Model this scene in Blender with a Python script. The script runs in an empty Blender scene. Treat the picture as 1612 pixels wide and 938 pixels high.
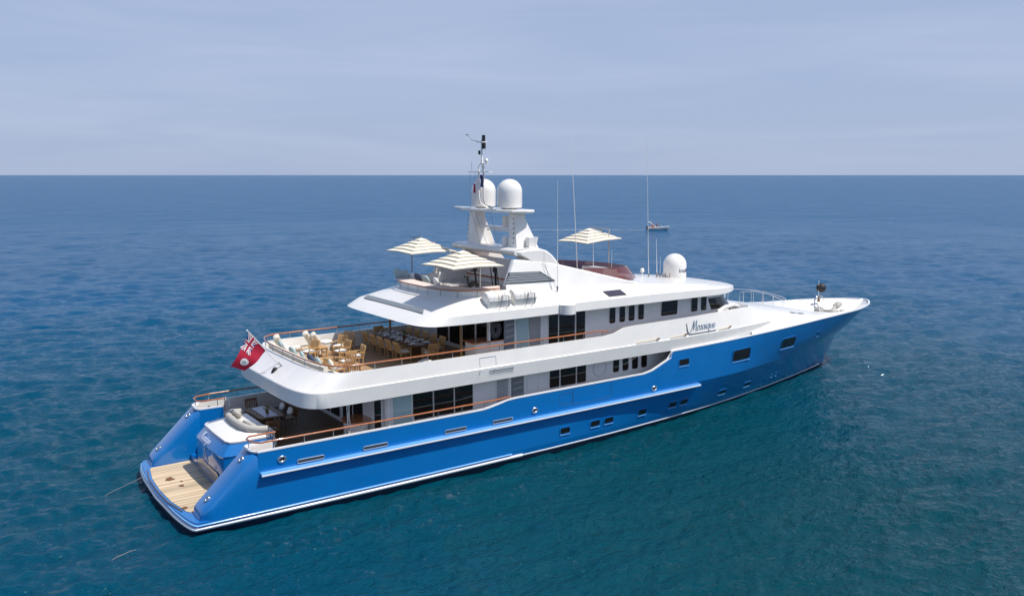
import bpy, math, random
from mathutils import Vector, Matrix
R = math.radians
random.seed(7)
S = bpy.context.scene
COL = S.collection
# ------------------------------------------------------------------ camera
cd = bpy.data.cameras.new("camera"); cam = bpy.data.objects.new("camera", cd); COL.objects.link(cam)
cam.location = (-8.14, -36.42, 13.7)
cam.rotation_euler = (R(90-8.217), 0, R(54.44-90))
cd.sensor_width = 36; cd.sensor_fit = 'HORIZONTAL'; cd.lens = 36*1340/1612
cd.clip_start = .5; cd.clip_end = 60000
S.camera = cam
# ------------------------------------------------------------------ light
SUN = Vector((.30, -.48, 1)).normalized()
ELEV = math.asin(SUN.z); AZ = math.atan2(SUN.y, SUN.x)
w = bpy.data.worlds.new("World"); S.world = w; w.use_nodes = True
nt = w.node_tree; nt.nodes.clear()
out = nt.nodes.new('ShaderNodeOutputWorld'); bg = nt.nodes.new('ShaderNodeBackground')
sky = nt.nodes.new('ShaderNodeTexSky'); sky.sky_type = 'NISHITA'; sky.sun_disc = False
sky.sun_elevation = ELEV; sky.sun_rotation = math.pi/2-AZ
sky.altitude = 0; sky.air_density = 1.0; sky.dust_density = 1.0; sky.ozone_density = 3.0
bg.inputs['Strength'].default_value = .132
# thin high cloud veil, in direction space
tc = nt.nodes.new('ShaderNodeTexCoord'); mp = nt.nodes.new('ShaderNodeMapping'); mp.inputs['Scale'].default_value = (1.3, 1.3, 12)
nz = nt.nodes.new('ShaderNodeTexNoise'); nz.inputs['Scale'].default_value = 2.0; nz.inputs['Detail'].default_value = 5
nz.inputs['Roughness'].default_value = .5; nz.inputs['Distortion'].default_value = .6
sx = nt.nodes.new('ShaderNodeSeparateXYZ'); nt.links.new(tc.outputs['Generated'], sx.inputs[0])
el = nt.nodes.new('ShaderNodeMapRange'); el.interpolation_type = 'SMOOTHSTEP'; el.inputs[1].default_value = .19; el.inputs[2].default_value = .50
el.inputs[3].default_value = .90; el.inputs[4].default_value = .12; nt.links.new(sx.outputs[2], el.inputs[0])
cr = nt.nodes.new('ShaderNodeValToRGB'); cr.color_ramp.elements[0].position = .36; cr.color_ramp.elements[0].color = (2.60, 3.22, 4.66, 1)
cr.color_ramp.elements[1].position = .66; cr.color_ramp.elements[1].color = (3.0, 3.55, 4.95, 1)
mx = nt.nodes.new('ShaderNodeMix'); mx.data_type = 'RGBA'
nt.links.new(tc.outputs['Generated'], mp.inputs[0]); nt.links.new(mp.outputs[0], nz.inputs['Vector'])
nt.links.new(nz.outputs[0], cr.inputs[0]); nt.links.new(cr.outputs[0], mx.inputs[7]); nt.links.new(el.outputs[0], mx.inputs[0])
nt.links.new(sky.outputs[0], mx.inputs[6]); nt.links.new(mx.outputs[2], bg.inputs[0]); nt.links.new(bg.outputs[0], out.inputs[0])
sl = bpy.data.lights.new("sun", 'SUN'); so = bpy.data.objects.new("sun", sl); COL.objects.link(so)
sl.energy = 4.1; sl.angle = R(.55); sl.color = (1, .955, .89)
so.rotation_euler = SUN.to_track_quat('Z', 'Y').to_euler()
so.location = (0, 0, 80)
S.view_settings.view_transform = 'Standard'; S.view_settings.look = 'None'
S.view_settings.exposure = .15; S.view_settings.gamma = 1
# ------------------------------------------------------------------ materials
def mat(name, col, rough=.5, metal=0, spec=.5, coat=0, var=0, vscale=3, bump=0, bscale=40, alpha=None, trans=0):
    m = bpy.data.materials.new(name); m.use_nodes = True
    n = m.node_tree; b = n.nodes['Principled BSDF']
    b.inputs['Base Color'].default_value = (*col, 1); b.inputs['Roughness'].default_value = rough
    b.inputs['Metallic'].default_value = metal; b.inputs['Specular IOR Level'].default_value = spec
    b.inputs['Coat Weight'].default_value = coat; b.inputs['Coat Roughness'].default_value = .05
    if alpha is not None: b.inputs['Alpha'].default_value = alpha
    if trans: b.inputs['Transmission Weight'].default_value = trans
    t = n.nodes.new('ShaderNodeTexCoord')
    if var:
        z = n.nodes.new('ShaderNodeTexNoise'); z.inputs['Scale'].default_value = vscale; z.inputs['Detail'].default_value = 5
        r = n.nodes.new('ShaderNodeMapRange'); r.inputs[1].default_value = .3; r.inputs[2].default_value = .7
        r.inputs[3].default_value = 1-var; r.inputs[4].default_value = 1+var
        x = n.nodes.new('ShaderNodeMix'); x.data_type = 'RGBA'; x.blend_type = 'MULTIPLY'; x.inputs[0].default_value = 1
        x.inputs[6].default_value = (*col, 1)
        n.links.new(t.outputs['Object'], z.inputs['Vector']); n.links.new(z.outputs[0], r.inputs[0])
        n.links.new(r.outputs[0], x.inputs[7]); n.links.new(x.outputs[2], b.inputs['Base Color'])
    if bump:
        z = n.nodes.new('ShaderNodeTexNoise'); z.inputs['Scale'].default_value = bscale
        u = n.nodes.new('ShaderNodeBump'); u.inputs['Strength'].default_value = bump; u.inputs['Distance'].default_value = .02
        n.links.new(t.outputs['Object'], z.inputs['Vector']); n.links.new(z.outputs[0], u.inputs['Height']); n.links.new(u.outputs[0], b.inputs['Normal'])
    return m
def teak_mat(name, col, dark, pitch=.075):
    m = mat(name, col, .6); n = m.node_tree; b = n.nodes['Principled BSDF']
    t = n.nodes.new('ShaderNodeTexCoord'); s = n.nodes.new('ShaderNodeSeparateXYZ')
    d = n.nodes.new('ShaderNodeMath'); d.operation = 'DIVIDE'; d.inputs[1].default_value = pitch
    f = n.nodes.new('ShaderNodeMath'); f.operation = 'FRACT'
    l = n.nodes.new('ShaderNodeMath'); l.operation = 'LESS_THAN'; l.inputs[1].default_value = .09
    fl = n.nodes.new('ShaderNodeMath'); fl.operation = 'FLOOR'
    wn = n.nodes.new('ShaderNodeTexWhiteNoise'); wn.noise_dimensions = '1D'
    nz = n.nodes.new('ShaderNodeTexNoise'); nz.inputs['Scale'].default_value = 2.2; nz.inputs['Detail'].default_value = 6
    mpp = n.nodes.new('ShaderNodeMapping'); mpp.inputs['Scale'].default_value = (.5, 5, 1)
    ad = n.nodes.new('ShaderNodeMath'); ad.operation = 'ADD'
    r = n.nodes.new('ShaderNodeMapRange'); r.inputs[1].default_value = .5; r.inputs[2].default_value = 1.5; r.inputs[3].default_value = .72; r.inputs[4].default_value = 1.28
    x = n.nodes.new('ShaderNodeMix'); x.data_type = 'RGBA'; x.blend_type = 'MULTIPLY'; x.inputs[0].default_value = 1; x.inputs[6].default_value = (*col, 1)
    y = n.nodes.new('ShaderNodeMix'); y.data_type = 'RGBA'; y.inputs[7].default_value = (*dark, 1)
    L = n.links.new
    L(t.outputs['Object'], s.inputs[0]); L(s.outputs[1], d.inputs[0]); L(d.outputs[0], f.inputs[0]); L(f.outputs[0], l.inputs[0])
    L(d.outputs[0], fl.inputs[0]); L(fl.outputs[0], wn.inputs['W']); L(t.outputs['Object'], mpp.inputs[0]); L(mpp.outputs[0], nz.inputs['Vector'])
    L(wn.outputs[0], ad.inputs[0]); L(nz.outputs[0], ad.inputs[1]); L(ad.outputs[0], r.inputs[0]); L(r.outputs[0], x.inputs[7])
    L(x.outputs[2], y.inputs[6]); L(l.outputs[0], y.inputs[0]); L(y.outputs[2], b.inputs['Base Color'])
    return m
M = {}
M['white'] = mat('white gelcoat', (.795, .772, .73), .22, coat=.3, var=.03, vscale=1.3)
M['offwhite'] = mat('white deck paint', (.70, .69, .66), .5, var=.04, vscale=2, bump=.05, bscale=120)
M['blue'] = mat('blue hull paint', (.002, .145, .44), .16, coat=.9, bump=.05, bscale=.9, var=.04, vscale=.8)
M['paleblue'] = mat('blue rail with sky sheen in colour', (.16, .42, .78), .2, coat=.5)  # sunlit tops and sky sheen of blue rails and sills, painted into the colour
M['strake'] = mat('white strake', (.78, .79, .8), .25, coat=.3)
M['antifoul'] = mat('dark antifouling', (.012, .02, .05), .5, var=.2, vscale=4)
M['teak'] = teak_mat('teak deck', (.40, .25, .13), (.05, .04, .035))
M['teakdark'] = teak_mat('teak deck with shade in colour', (.20, .115, .06), (.03, .025, .02))  # main deck teak darkened in its colour for the shade under the overhang
M['teakpale'] = teak_mat('weathered teak platform', (.57, .445, .29), (.42, .32, .205), .12)
M['varnish'] = mat('varnished teak rail', (.40, .125, .035), .2, coat=.8, var=.15, vscale=5)
M['wood'] = mat('teak furniture', (.52, .31, .125), .45, var=.12, vscale=9)
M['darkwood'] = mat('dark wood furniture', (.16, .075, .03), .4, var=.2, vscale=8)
M['glass'] = mat('dark window glass', (.010, .009, .009), .05, spec=.55, var=.2, vscale=1.5)
M['steel'] = mat('polished steel', (.62, .63, .64), .18, metal=1)
M['greymetal'] = mat('grey metal', (.25, .26, .28), .4, metal=.4)
M['louvre'] = mat('grey louvre paint', (.20, .225, .245), .45)
M['louvredark'] = mat('louvre recess', (.03, .035, .04), .6)
M['black'] = mat('black canvas', (.012, .012, .014), .6)
M['cream'] = mat('cream cushion fabric', (.70, .655, .56), .85, bump=.2, bscale=25, var=.05)
M['pinkcream'] = mat('sand coloured sunpad', (.68, .58, .52), .85, bump=.15, bscale=25)
M['greige'] = mat('grey beige cushion', (.44, .42, .38), .9, bump=.3, bscale=20)
M['aqua'] = mat('pale aqua cushion fabric', (.36, .46, .47), .85, bump=.2, bscale=25, var=.1)
M['navy'] = mat('navy cushion fabric', (.06, .085, .14), .85)
M['whitefab'] = mat('white fabric', (.78, .77, .74), .85, bump=.2, bscale=30)
M['canopy'] = mat('cream canopy fabric', (.76, .70, .57), .85, var=.03, vscale=6)
M['canopyshade'] = mat('tan trim and canopy shadow colour', (.56, .49, .38), .9)  # tier shadow lines and shaded underside put in the colour; also plain tan trims
M['tint'] = mat('brown tinted acrylic', (.15, .032, .028), .06, coat=.5, alpha=.82)
M['paleglass'] = mat('pale green painted door', (.42, .58, .60), .15, coat=.5)
M['brown'] = mat('rust stain', (.16, .07, .03), .8, var=.4, vscale=14)
M['greypanel'] = mat('grey non slip panel', (.36, .36, .37), .7, bump=.1, bscale=90)
M['doorgrey'] = mat('grey blue transom door', (.17, .175, .21), .25, coat=.5)
M['red'] = mat('red bunting', (.36, .003, .03), .8)
M['flagnavy'] = mat('navy bunting', (.015, .02, .13), .8)
M['flagwhite'] = mat('white bunting', (.74, .72, .74), .8)
M['lettering'] = mat('silver blue lettering', (.19, .28, .37), .35, metal=.2)
M['silver'] = mat('silver lettering', (.55, .62, .78), .35)
M['dometext'] = mat('dark blue print', (.02, .05, .16), .4)
M['rope'] = mat('mooring rope', (.20, .19, .20), .9)
M['skin'] = mat('skin', (.45, .25, .17), .6)
M['orange'] = mat('orange fabric', (.6, .16, .06), .8)
M['leaf'] = mat('foliage', (.05, .11, .03), .6, var=.3, vscale=20)
M['petal'] = mat('yellow flower petals', (.65, .5, .12), .7, var=.2, vscale=30)
M['plate'] = mat('blue white china', (.50, .52, .66), .25, var=.5, vscale=16)
M['rubber'] = mat('hypalon', (.70, .69, .66), .5)
M['bronze'] = mat('bronze', (.30, .17, .08), .35, metal=.7, var=.3, vscale=20)
M['solar'] = mat('vent grille', (.045, .04, .06), .3, var=.3, vscale=14)
M['yellow'] = mat('gold trim', (.32, .28, .10), .5)
M['wall'] = mat('white wall with bounce light in colour', (.84, .84, .83), .3, coat=.2, var=.02, vscale=1.3)  # house walls whitened in colour for bounce light missing under the eaves
M['palewood'] = mat('pale ash pole', (.58, .47, .30), .5, var=.1, vscale=9)
M['foam'] = mat('sea foam', (.62, .68, .72), .9)

# ------------------------------------------------------------------ mesh helpers
class MB:
    def __init__(s): s.v = []; s.f = []; s.m = []; s.mi = 0
    def quad(s, P, cu=False, cv=False, flip=False):          # grid of points P[i][j]
        n = len(P); k = len(P[0]); b = len(s.v)
        for r in P: s.v += [tuple(p) for p in r]
        for i in range(n if cu else n-1):
            for j in range(k if cv else k-1):
                a = b+i*k+j; c = b+((i+1) % n)*k+j; d = b+((i+1) % n)*k+(j+1) % k; e = b+i*k+(j+1) % k
                s.f.append((a, e, d, c) if flip else (a, c, d, e)); s.m.append(s.mi)
        return s
    def poly(s, pts, flip=False):
        b = len(s.v); s.v += [tuple(p) for p in pts]; r = list(range(b, b+len(pts)))
        s.f.append(tuple(r[::-1] if flip else r)); s.m.append(s.mi); return s
    def prism(s, pts, vec):                                   # polygon (3D points) pushed along vec
        b = len(s.v); n = len(pts); v = Vector(vec)
        A = [Vector(p) for p in pts]
        s.v += [tuple(p) for p in A]+[tuple(p+v) for p in A]
        nrm = sum(((A[i]-A[0]).cross(A[(i+1) % n]-A[0]) for i in range(n)), Vector())
        fl = nrm.dot(v) > 0
        a = list(range(b, b+n)); c = list(range(b+n, b+2*n))
        s.f.append(tuple(a[::-1] if fl else a)); s.f.append(tuple(c if fl else c[::-1])); s.m += [s.mi]*2
        for i in range(n):
            j = (i+1) % n
            s.f.append((a[i], a[j], c[j], c[i]) if fl else (a[j], a[i], c[i], c[j])); s.m.append(s.mi)
        return s
    def box(s, x0, x1, y0, y1, z0, z1):
        return s.prism([(x0, y0, z0), (x1, y0, z0), (x1, y1, z0), (x0, y1, z0)], (0, 0, z1-z0))
    def tube(s, pts, r, n=8, closed=False):
        P = [Vector(p) for p in pts]; k = len(P); rings = []
        rr = r if isinstance(r, (list, tuple)) else [r]*k
        up = None
        for i in range(k):
            a = P[(i-1) % k] if (closed or i > 0) else P[i]; c = P[(i+1) % k] if (closed or i < k-1) else P[i]
            t = (c-a).normalized()
            if up is None:
                up = Vector((0, 0, 1)) if abs(t.z) < .9 else Vector((1, 0, 0))
            x = t.cross(up).normalized(); y = x.cross(t).normalized(); up = y
            rings.append([P[i]+(x*math.cos(q)+y*math.sin(q))*rr[i] for q in [2*math.pi*j/n for j in range(n)]])
        s.quad(rings, cu=closed, cv=True, flip=True)
        if not closed: s.poly(rings[0]); s.poly(rings[-1], True)
        return s
    def lathe(s, prof, c=(0, 0, 0), n=24):
        c = Vector(c)
        s.quad([[c+Vector((r*math.cos(2*math.pi*j/n), r*math.sin(2*math.pi*j/n), z)) for j in range(n)] for r, z in prof], cv=True, flip=True)
        if prof[0][0] > 1e-4: s.poly([c+Vector((prof[0][0]*math.cos(2*math.pi*j/n), prof[0][0]*math.sin(2*math.pi*j/n), prof[0][1])) for j in range(n)], True)
        if prof[-1][0] > 1e-4: s.poly([c+Vector((prof[-1][0]*math.cos(2*math.pi*j/n), prof[-1][0]*math.sin(2*math.pi*j/n), prof[-1][1])) for j in range(n)])
        return s
    def pillow(s, c, size, rot=(0, 0, 0), e=.45, n=12):       # superellipsoid cushion
        from mathutils import Euler
        m = Euler(rot).to_matrix(); c = Vector(c)
        def p(t, e): return math.copysign(abs(t)**e, t)
        G = []
        for i in range(n//2+1):
            la = -math.pi/2+math.pi*i/(n//2); row = []
            for j in range(n*2):
                lo = math.pi*j/n
                row.append(c+m@Vector((size[0]/2*p(math.cos(la), .6)*p(math.cos(lo), e), size[1]/2*p(math.cos(la), .6)*p(math.sin(lo), e), size[2]/2*p(math.sin(la), .8))))
            G.append(row)
        return s.quad(G, cv=True, flip=True)
    def cyl(s, a, b, r, n=16): return s.tube([a, b], r, n)
    def mirror(s):
        b = len(s.v); s.v += [(x, -y, z) for x, y, z in s.v]
        s.f += [tuple(i+b for i in f[::-1]) for f in s.f[:]]; s.m += s.m[:]
        return s
    def build(s, name, m, parent=None, smooth=35, bevel=0):
        me = bpy.data.meshes.new(name); me.from_pydata(s.v, [], s.f)
        for k in (m if isinstance(m, (list, tuple)) else [m]): me.materials.append(M[k])
        for i, p in enumerate(me.polygons): p.material_index = s.m[i]; p.use_smooth = smooth > 0
        me.validate(); me.update()
        if smooth > 0: me.set_sharp_from_angle(angle=R(smooth))
        o = bpy.data.objects.new(name, me); COL.objects.link(o)
        if parent: o.parent = parent
        if bevel:
            bv = o.modifiers.new('bevel', 'BEVEL'); bv.width = bevel; bv.segments = 2; bv.limit_method = 'ANGLE'; bv.angle_limit = R(40)
        return o
def tag(o, label=None, cat=None, group=None, kind=None):
    for k, v in (('label', label), ('category', cat), ('group', group), ('kind', kind)):
        if v: o[k] = v
    return o
def empty(name, label, cat, loc=(0, 0, 0), rz=0, group=None):
    o = bpy.data.objects.new(name, None); COL.objects.link(o); o.location = loc; o.rotation_euler = (0, 0, rz); o.empty_display_size = .3
    return tag(o, label, cat, group)
def kids(o): return [c for c in bpy.data.objects if c.parent == o]
def copy_tree(o, parent=None):
    c = o.copy(); COL.objects.link(c); c.parent = parent
    for ch in kids(o): copy_tree(ch, c)
    return c
def rect(x0, x1, z0, z1, r, y, sl=0):                         # rounded rectangle outline in an xz plane; sl leans it
    P = []
    for cx, cz, a0 in ((x1-r, z1-r, 0), (x0+r, z1-r, 90), (x0+r, z0+r, 180), (x1-r, z0+r, 270)):
        for k in range(5):
            a = R(a0+90*k/4); zz = cz+r*math.sin(a); P.append((cx+r*math.cos(a)+sl*(zz-z0), y, zz))
    return P
def pch(T):                                                   # monotone cubic interpolant through a table
    X = [a for a, b in T]; Y = [b for a, b in T]; n = len(X)
    d = [(Y[i+1]-Y[i])/(X[i+1]-X[i]) for i in range(n-1)]
    g = [d[0]]+[0 if d[i-1]*d[i] <= 0 else 2*d[i-1]*d[i]/(d[i-1]+d[i]) for i in range(1, n-1)]+[d[-1]]
    def f(x):
        if x <= X[0]: return Y[0]
        if x >= X[-1]: return Y[-1]
        i = max(k for k in range(n-1) if X[k] <= x); h = X[i+1]-X[i]; t = (x-X[i])/h
        return (2*t**3-3*t*t+1)*Y[i]+(t**3-2*t*t+t)*h*g[i]+(3*t*t-2*t**3)*Y[i+1]+(t**3-t*t)*h*g[i+1]
    return f
def lin(T):
    def f(x):
        if x <= T[0][0]: return T[0][1]
        for (a, b), (c, d) in zip(T, T[1:]):
            if x <= c: return b+(d-b)*(x-a)/(c-a)
        return T[-1][1]
    return f
def frange(a, b, n): return [a+(b-a)*i/(n-1) for i in range(n)]

# ------------------------------------------------------------------ water
def water():
    m = bpy.data.materials.new('sea water'); m.use_nodes = True; n = m.node_tree; b = n.nodes['Principled BSDF']; L = n.links.new
    b.inputs['Roughness'].default_value = .10; b.inputs['IOR'].default_value = 1.33
    g = n.nodes.new('ShaderNodeNewGeometry')
    def noise(scale, stretch, rot, detail, rough=.5, dist=0):
        mp = n.nodes.new('ShaderNodeMapping'); mp.inputs['Rotation'].default_value = (0, 0, R(rot)); mp.inputs['Scale'].default_value = (1, stretch, 1)
        z = n.nodes.new('ShaderNodeTexNoise'); z.inputs['Scale'].default_value = scale; z.inputs['Detail'].default_value = detail
        z.inputs['Roughness'].default_value = rough; z.inputs['Distortion'].default_value = dist
        L(g.outputs['Position'], mp.inputs[0]); L(mp.outputs[0], z.inputs['Vector']); return z.outputs[0]
    def mul(a, v):
        x = n.nodes.new('ShaderNodeMath'); x.operation = 'MULTIPLY'; L(a, x.inputs[0])
        if isinstance(v, (int, float)): x.inputs[1].default_value = v
        else: L(v, x.inputs[1])
        return x.outputs[0]
    def add(a, c):
        x = n.nodes.new('ShaderNodeMath'); x.operation = 'ADD'; L(a, x.inputs[0]); L(c, x.inputs[1]); return x.outputs[0]
    # crests run roughly across the view: rotate so that x is along the crest
    h = add(add(mul(noise(.5, 1.7, 20, 4, .6, .3), .45), mul(noise(2.2, 1.7, 40, 4, .6, .2), .26)), mul(noise(7, 1.4, 10, 3, .6, .2), .05))
    vd = n.nodes.new('ShaderNodeVectorMath'); vd.operation = 'DISTANCE'; vd.inputs[1].default_value = (16, -14, 0); L(g.outputs['Position'], vd.inputs[0])
    fd_ = n.nodes.new('ShaderNodeMapRange'); fd_.inputs[1].default_value = 90; fd_.inputs[2].default_value = 300; L(vd.outputs['Value'], fd_.inputs[0])
    h = add(h, mul(mul(noise(.10, 2.0, 25, 4, .6, .4), 3.2), fd_.outputs[0]))             # open water chop beyond the anchorage
    patch = noise(.035, 1.6, 15, 2)
    pr = n.nodes.new('ShaderNodeMapRange'); pr.inputs[1].default_value = .35; pr.inputs[2].default_value = .65; pr.inputs[3].default_value = .65; pr.inputs[4].default_value = 1.15
    L(patch, pr.inputs[0])
    u = n.nodes.new('ShaderNodeBump'); u.inputs['Strength'].default_value = 1; u.inputs['Distance'].default_value = WAVE
    L(mul(h, pr.outputs[0]), u.inputs['Height']); L(u.outputs[0], b.inputs['Normal'])
    # hull shade, reflection and steep-view teal painted in near the yacht, blue beyond
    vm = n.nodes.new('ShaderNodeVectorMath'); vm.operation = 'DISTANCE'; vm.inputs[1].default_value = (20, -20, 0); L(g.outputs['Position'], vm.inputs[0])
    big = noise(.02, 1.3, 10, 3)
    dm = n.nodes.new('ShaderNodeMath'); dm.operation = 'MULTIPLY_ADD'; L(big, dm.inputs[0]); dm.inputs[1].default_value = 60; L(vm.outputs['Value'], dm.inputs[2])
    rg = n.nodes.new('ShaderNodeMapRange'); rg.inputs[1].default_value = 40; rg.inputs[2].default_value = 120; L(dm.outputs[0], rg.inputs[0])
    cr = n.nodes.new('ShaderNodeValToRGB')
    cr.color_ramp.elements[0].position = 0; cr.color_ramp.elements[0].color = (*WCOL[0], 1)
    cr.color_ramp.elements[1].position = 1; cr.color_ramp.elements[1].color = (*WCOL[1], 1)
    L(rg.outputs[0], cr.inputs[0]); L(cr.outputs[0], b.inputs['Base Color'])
    b.inputs['Specular IOR Level'].default_value = .155
    rr_ = n.nodes.new('ShaderNodeMapRange'); rr_.inputs[1].default_value = 60; rr_.inputs[2].default_value = 260; rr_.inputs[3].default_value = .05; rr_.inputs[4].default_value = .24
    L(vm.outputs['Value'], rr_.inputs[0]); L(rr_.outputs[0], b.inputs['Roughness'])      # unresolved chop far out
    return m
WAVE = .75
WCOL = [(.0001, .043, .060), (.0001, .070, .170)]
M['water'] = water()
import numpy as np
def sea_mesh():                                           # one sheet to the horizon: wind chop modelled close in, flat far out
    rg = np.random.default_rng(5)
    rr = [0.0, 6, 12, 16]; r = 18.0
    while r < 900: rr.append(r); r += max(.12, .00095*r**1.36)
    rr += [1000, 1300, 2000, 4000, 9000, 20000, 48000]; rr = np.array(rr)
    h0 = R(54.44); fine = np.arange(-R(42), R(42), .0021); co = np.arange(R(42), 2*math.pi-R(42), R(2.5)); an = np.concatenate([fine, co])+h0
    X = -8.1+np.outer(rr, np.cos(an)); Y = -36.4+np.outer(rr, np.sin(an)); Z = np.zeros_like(X)
    step = np.gradient(rr)[:, None]; lat = rr[:, None]*np.gradient(np.concatenate([fine, co]))[None, :]; st = np.maximum(step, np.abs(lat))
    W0 = R(54.44+98)                                      # wind across the line of sight
    for k in range(84):
        L_ = .55*(6.5/.55)**(rg.random()**1.7); th = W0+R(90)+rg.normal(0, R(34)); a = SLOPE*L_/(2*math.pi)/math.sqrt(42)*(1.0 if L_ < 2.2 else .55)
        f = np.clip((L_/(st*2.2)-1), 0, 1)
        kx, ky = math.cos(th)*2*math.pi/L_, math.sin(th)*2*math.pi/L_; ph = kx*X+ky*Y+rg.random()*6.283
        c = np.sin(ph); Z += f*a*(c+.25*(c*c-.5))
    g = 1+.35*np.sin(X*.031+Y*.017+1)*np.sin(Y*.027-X*.011)  # puffs of wind
    Z *= g
    n, k = X.shape; me = bpy.data.meshes.new('sea'); co_ = np.stack([X, Y, Z], -1).reshape(-1, 3)
    i = np.arange(n-1)[:, None]*k; j = np.arange(k)[None, :]; j2 = (j+1) % k
    F = np.stack([i+j, i+k+j, i+k+j2, i+j2], -1).reshape(-1, 4)
    me.vertices.add(len(co_)); me.vertices.foreach_set('co', co_.ravel().astype(np.float32)); me.loops.add(F.size); me.loops.foreach_set('vertex_index', F.ravel().astype(np.int32))
    me.polygons.add(len(F)); me.polygons.foreach_set('loop_start', np.arange(0, F.size, 4, dtype=np.int32)); me.polygons.foreach_set('use_smooth', np.ones(len(F), dtype=bool))
    me.update(calc_edges=True); me.validate(); me.materials.append(M['water']); return me
SLOPE = .25
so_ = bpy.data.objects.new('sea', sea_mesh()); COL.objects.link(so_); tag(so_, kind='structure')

# ------------------------------------------------------------------ the yacht's lines
XS = 0.0
LV = [  # z, stem x, half breadth table
 (-1.2, 44.0, [(0, 3.2), (10, 3.6), (20, 3.4), (30, 2.2), (40, .5), (44, 0)]),
 (0.0, 45.75, [(0, 4.2), (5, 4.36), (10, 4.4), (16, 4.35), (20, 4.2), (24, 3.92), (28, 3.5), (32, 2.95), (36, 2.22), (40, 1.38), (43, .7), (45.75, 0)]),
 (.5, 45.95, [(0, 4.45), (5, 4.5), (10, 4.52), (16, 4.48), (20, 4.35), (24, 4.1), (28, 3.78), (33, 3.1), (38, 2.15), (43, .95), (45.95, 0)]),
 (2.2, 47.4, [(0, 4.45), (5, 4.5), (12, 4.54), (22, 4.54), (27.5, 4.5), (30.4, 4.36), (34, 3.82), (40, 2.58), (45, 1.12), (46.6, .5), (47.4, 0)]),
 (3.1, 48.55, [(0, 4.46), (5, 4.5), (12, 4.55), (25, 4.55), (27.5, 4.53), (30.4, 4.42), (34, 4.05), (40, 3.2), (45, 2.05), (47.6, .8), (48.55, 0)]),
 (4.4, 50.7, [(0, 4.46), (12, 4.56), (27, 4.55), (29.8, 4.5), (33.2, 4.36), (36.8, 4.05), (40, 3.66), (43, 3.22), (45.7, 2.75), (48, 2.0), (49.5, 1.2), (50.3, .55), (50.7, 0)])]
LF = [(z, st, pch(T)) for z, st, T in LV]
def lerp(a, b, t): return a+(b-a)*t
def seg(z):
    for i in range(len(LF)-1):
        if z <= LF[i+1][0] or i == len(LF)-2: return i, (z-LF[i][0])/(LF[i+1][0]-LF[i][0])
def stem(z): i, t = seg(z); return lerp(LF[i][1], LF[i+1][1], t)
def half(t, z):
    i, k = seg(z); return lerp(LF[i][2](XS+(LF[i][1]-XS)*t), LF[i+1][2](XS+(LF[i+1][1]-XS)*t), k)
def hp(t, z): return XS+(stem(z)-XS)*t, half(t, z)
def hy(x, z): return half((x-XS)/(stem(z)-XS), z)
def cosp(n, p=1.0): return [1-(1-i/(n-1))**p for i in range(n)]
SHEER = lin([(0, 2.92), (13.0, 2.94), (13.5, 3.0), (14.4, 3.18), (14.9, 3.21), (23.3, 3.23), (23.9, 3.33), (25.0, 3.74), (25.3, 3.86), (25.36, 4.2), (29.5, 4.25), (34, 4.33), (40, 4.4), (51, 4.4)])
yacht = empty('motor_yacht', 'large blue and white motor yacht lying at anchor', 'yacht', (0, 0, 0))
# lower hull, with swim platform nose
b = MB(); T = cosp(70, 1.0)
ZB = lin([(14, 0), (30, -.10), (46, -.17)])
def lower_ring(z, ins=0, push=0, vary=False):
    P = []; z00 = z
    for t in T[::-1]:
        if t*45 < .6: continue
        z = z00+(ZB(t*46) if vary else 0)
        x, y = hp(t, z); P.append((x, -(y+push) if y > 0 else 0, z))
    z = z00
    hw = half(0, z)+push
    for k in range(1, 13):                     # rounded stern corner and bowed transom edge
        a = R(90*k/12); q = math.cos(a)**.28 if k < 12 else 0
        yy = hw*q; xx = .34-.42*math.sin(a)**.28-.30*(1-(yy/hw)**2)-push
        P.append((xx+ins, -yy, z))
    return P+[(x, -y, z) for x, y, z in P[-2::-1]]
b.quad([lower_ring(-1.2), lower_ring(-.3), lower_ring(0), lower_ring(.26, vary=True)], flip=True)
b.build('hull_bottom', 'antifoul', yacht, 60)
b = MB(); b.quad([lower_ring(.26, vary=True), lower_ring(.40, vary=True), lower_ring(.60)], flip=True)
# platform rim top
r = lower_ring(.60); n = len(r)
for i in range(n//2):
    a, c = r[i], r[i+1]; d, e = r[n-1-i], r[n-2-i]
    if a[0] < 3.2: b.poly([a, c, e, d] if a != d else [a, c, e])
b.build('hull_side', 'blue', yacht, 50)
# topsides
b = MB(); l = MB(); cap = []
XT = sorted(set(frange(2.45, 22, 60)+frange(22, 26.6, 60)+frange(26.6, 46, 50)+frange(46, 50.7, 30)))
def top_t(xs):                                  # t of the column whose top lands on x
    z = SHEER(xs); return (xs-XS)/(stem(z)-XS), z
G = []; GI = []
for xs in XT:
    t, zt = top_t(xs); zz = [.6+(2.2-.6)*k/6 for k in range(7)]+[2.2+(zt-2.2)*k/8 for k in range(1, 9)]
    G.append([(hp(t, z)[0], -hp(t, z)[1], z) for z in zz])
    GI.append([(hp(t, z)[0]-(.12 if xs > 46 else 0), -max(hp(t, z)[1]-.13, 0), z) for z in [max(lerp(2.0, zt, k/5), 2.0) for k in range(6)]])
    cap.append((hp(t, zt)[0], hp(t, zt)[1], zt))
b.quad([c[:7] for c in G], flip=False); b.quad([c[6:] for c in G], flip=False); l.quad(GI, flip=True)   # hard chine between the two
for s_ in (b, l): s_.mirror()
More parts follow.
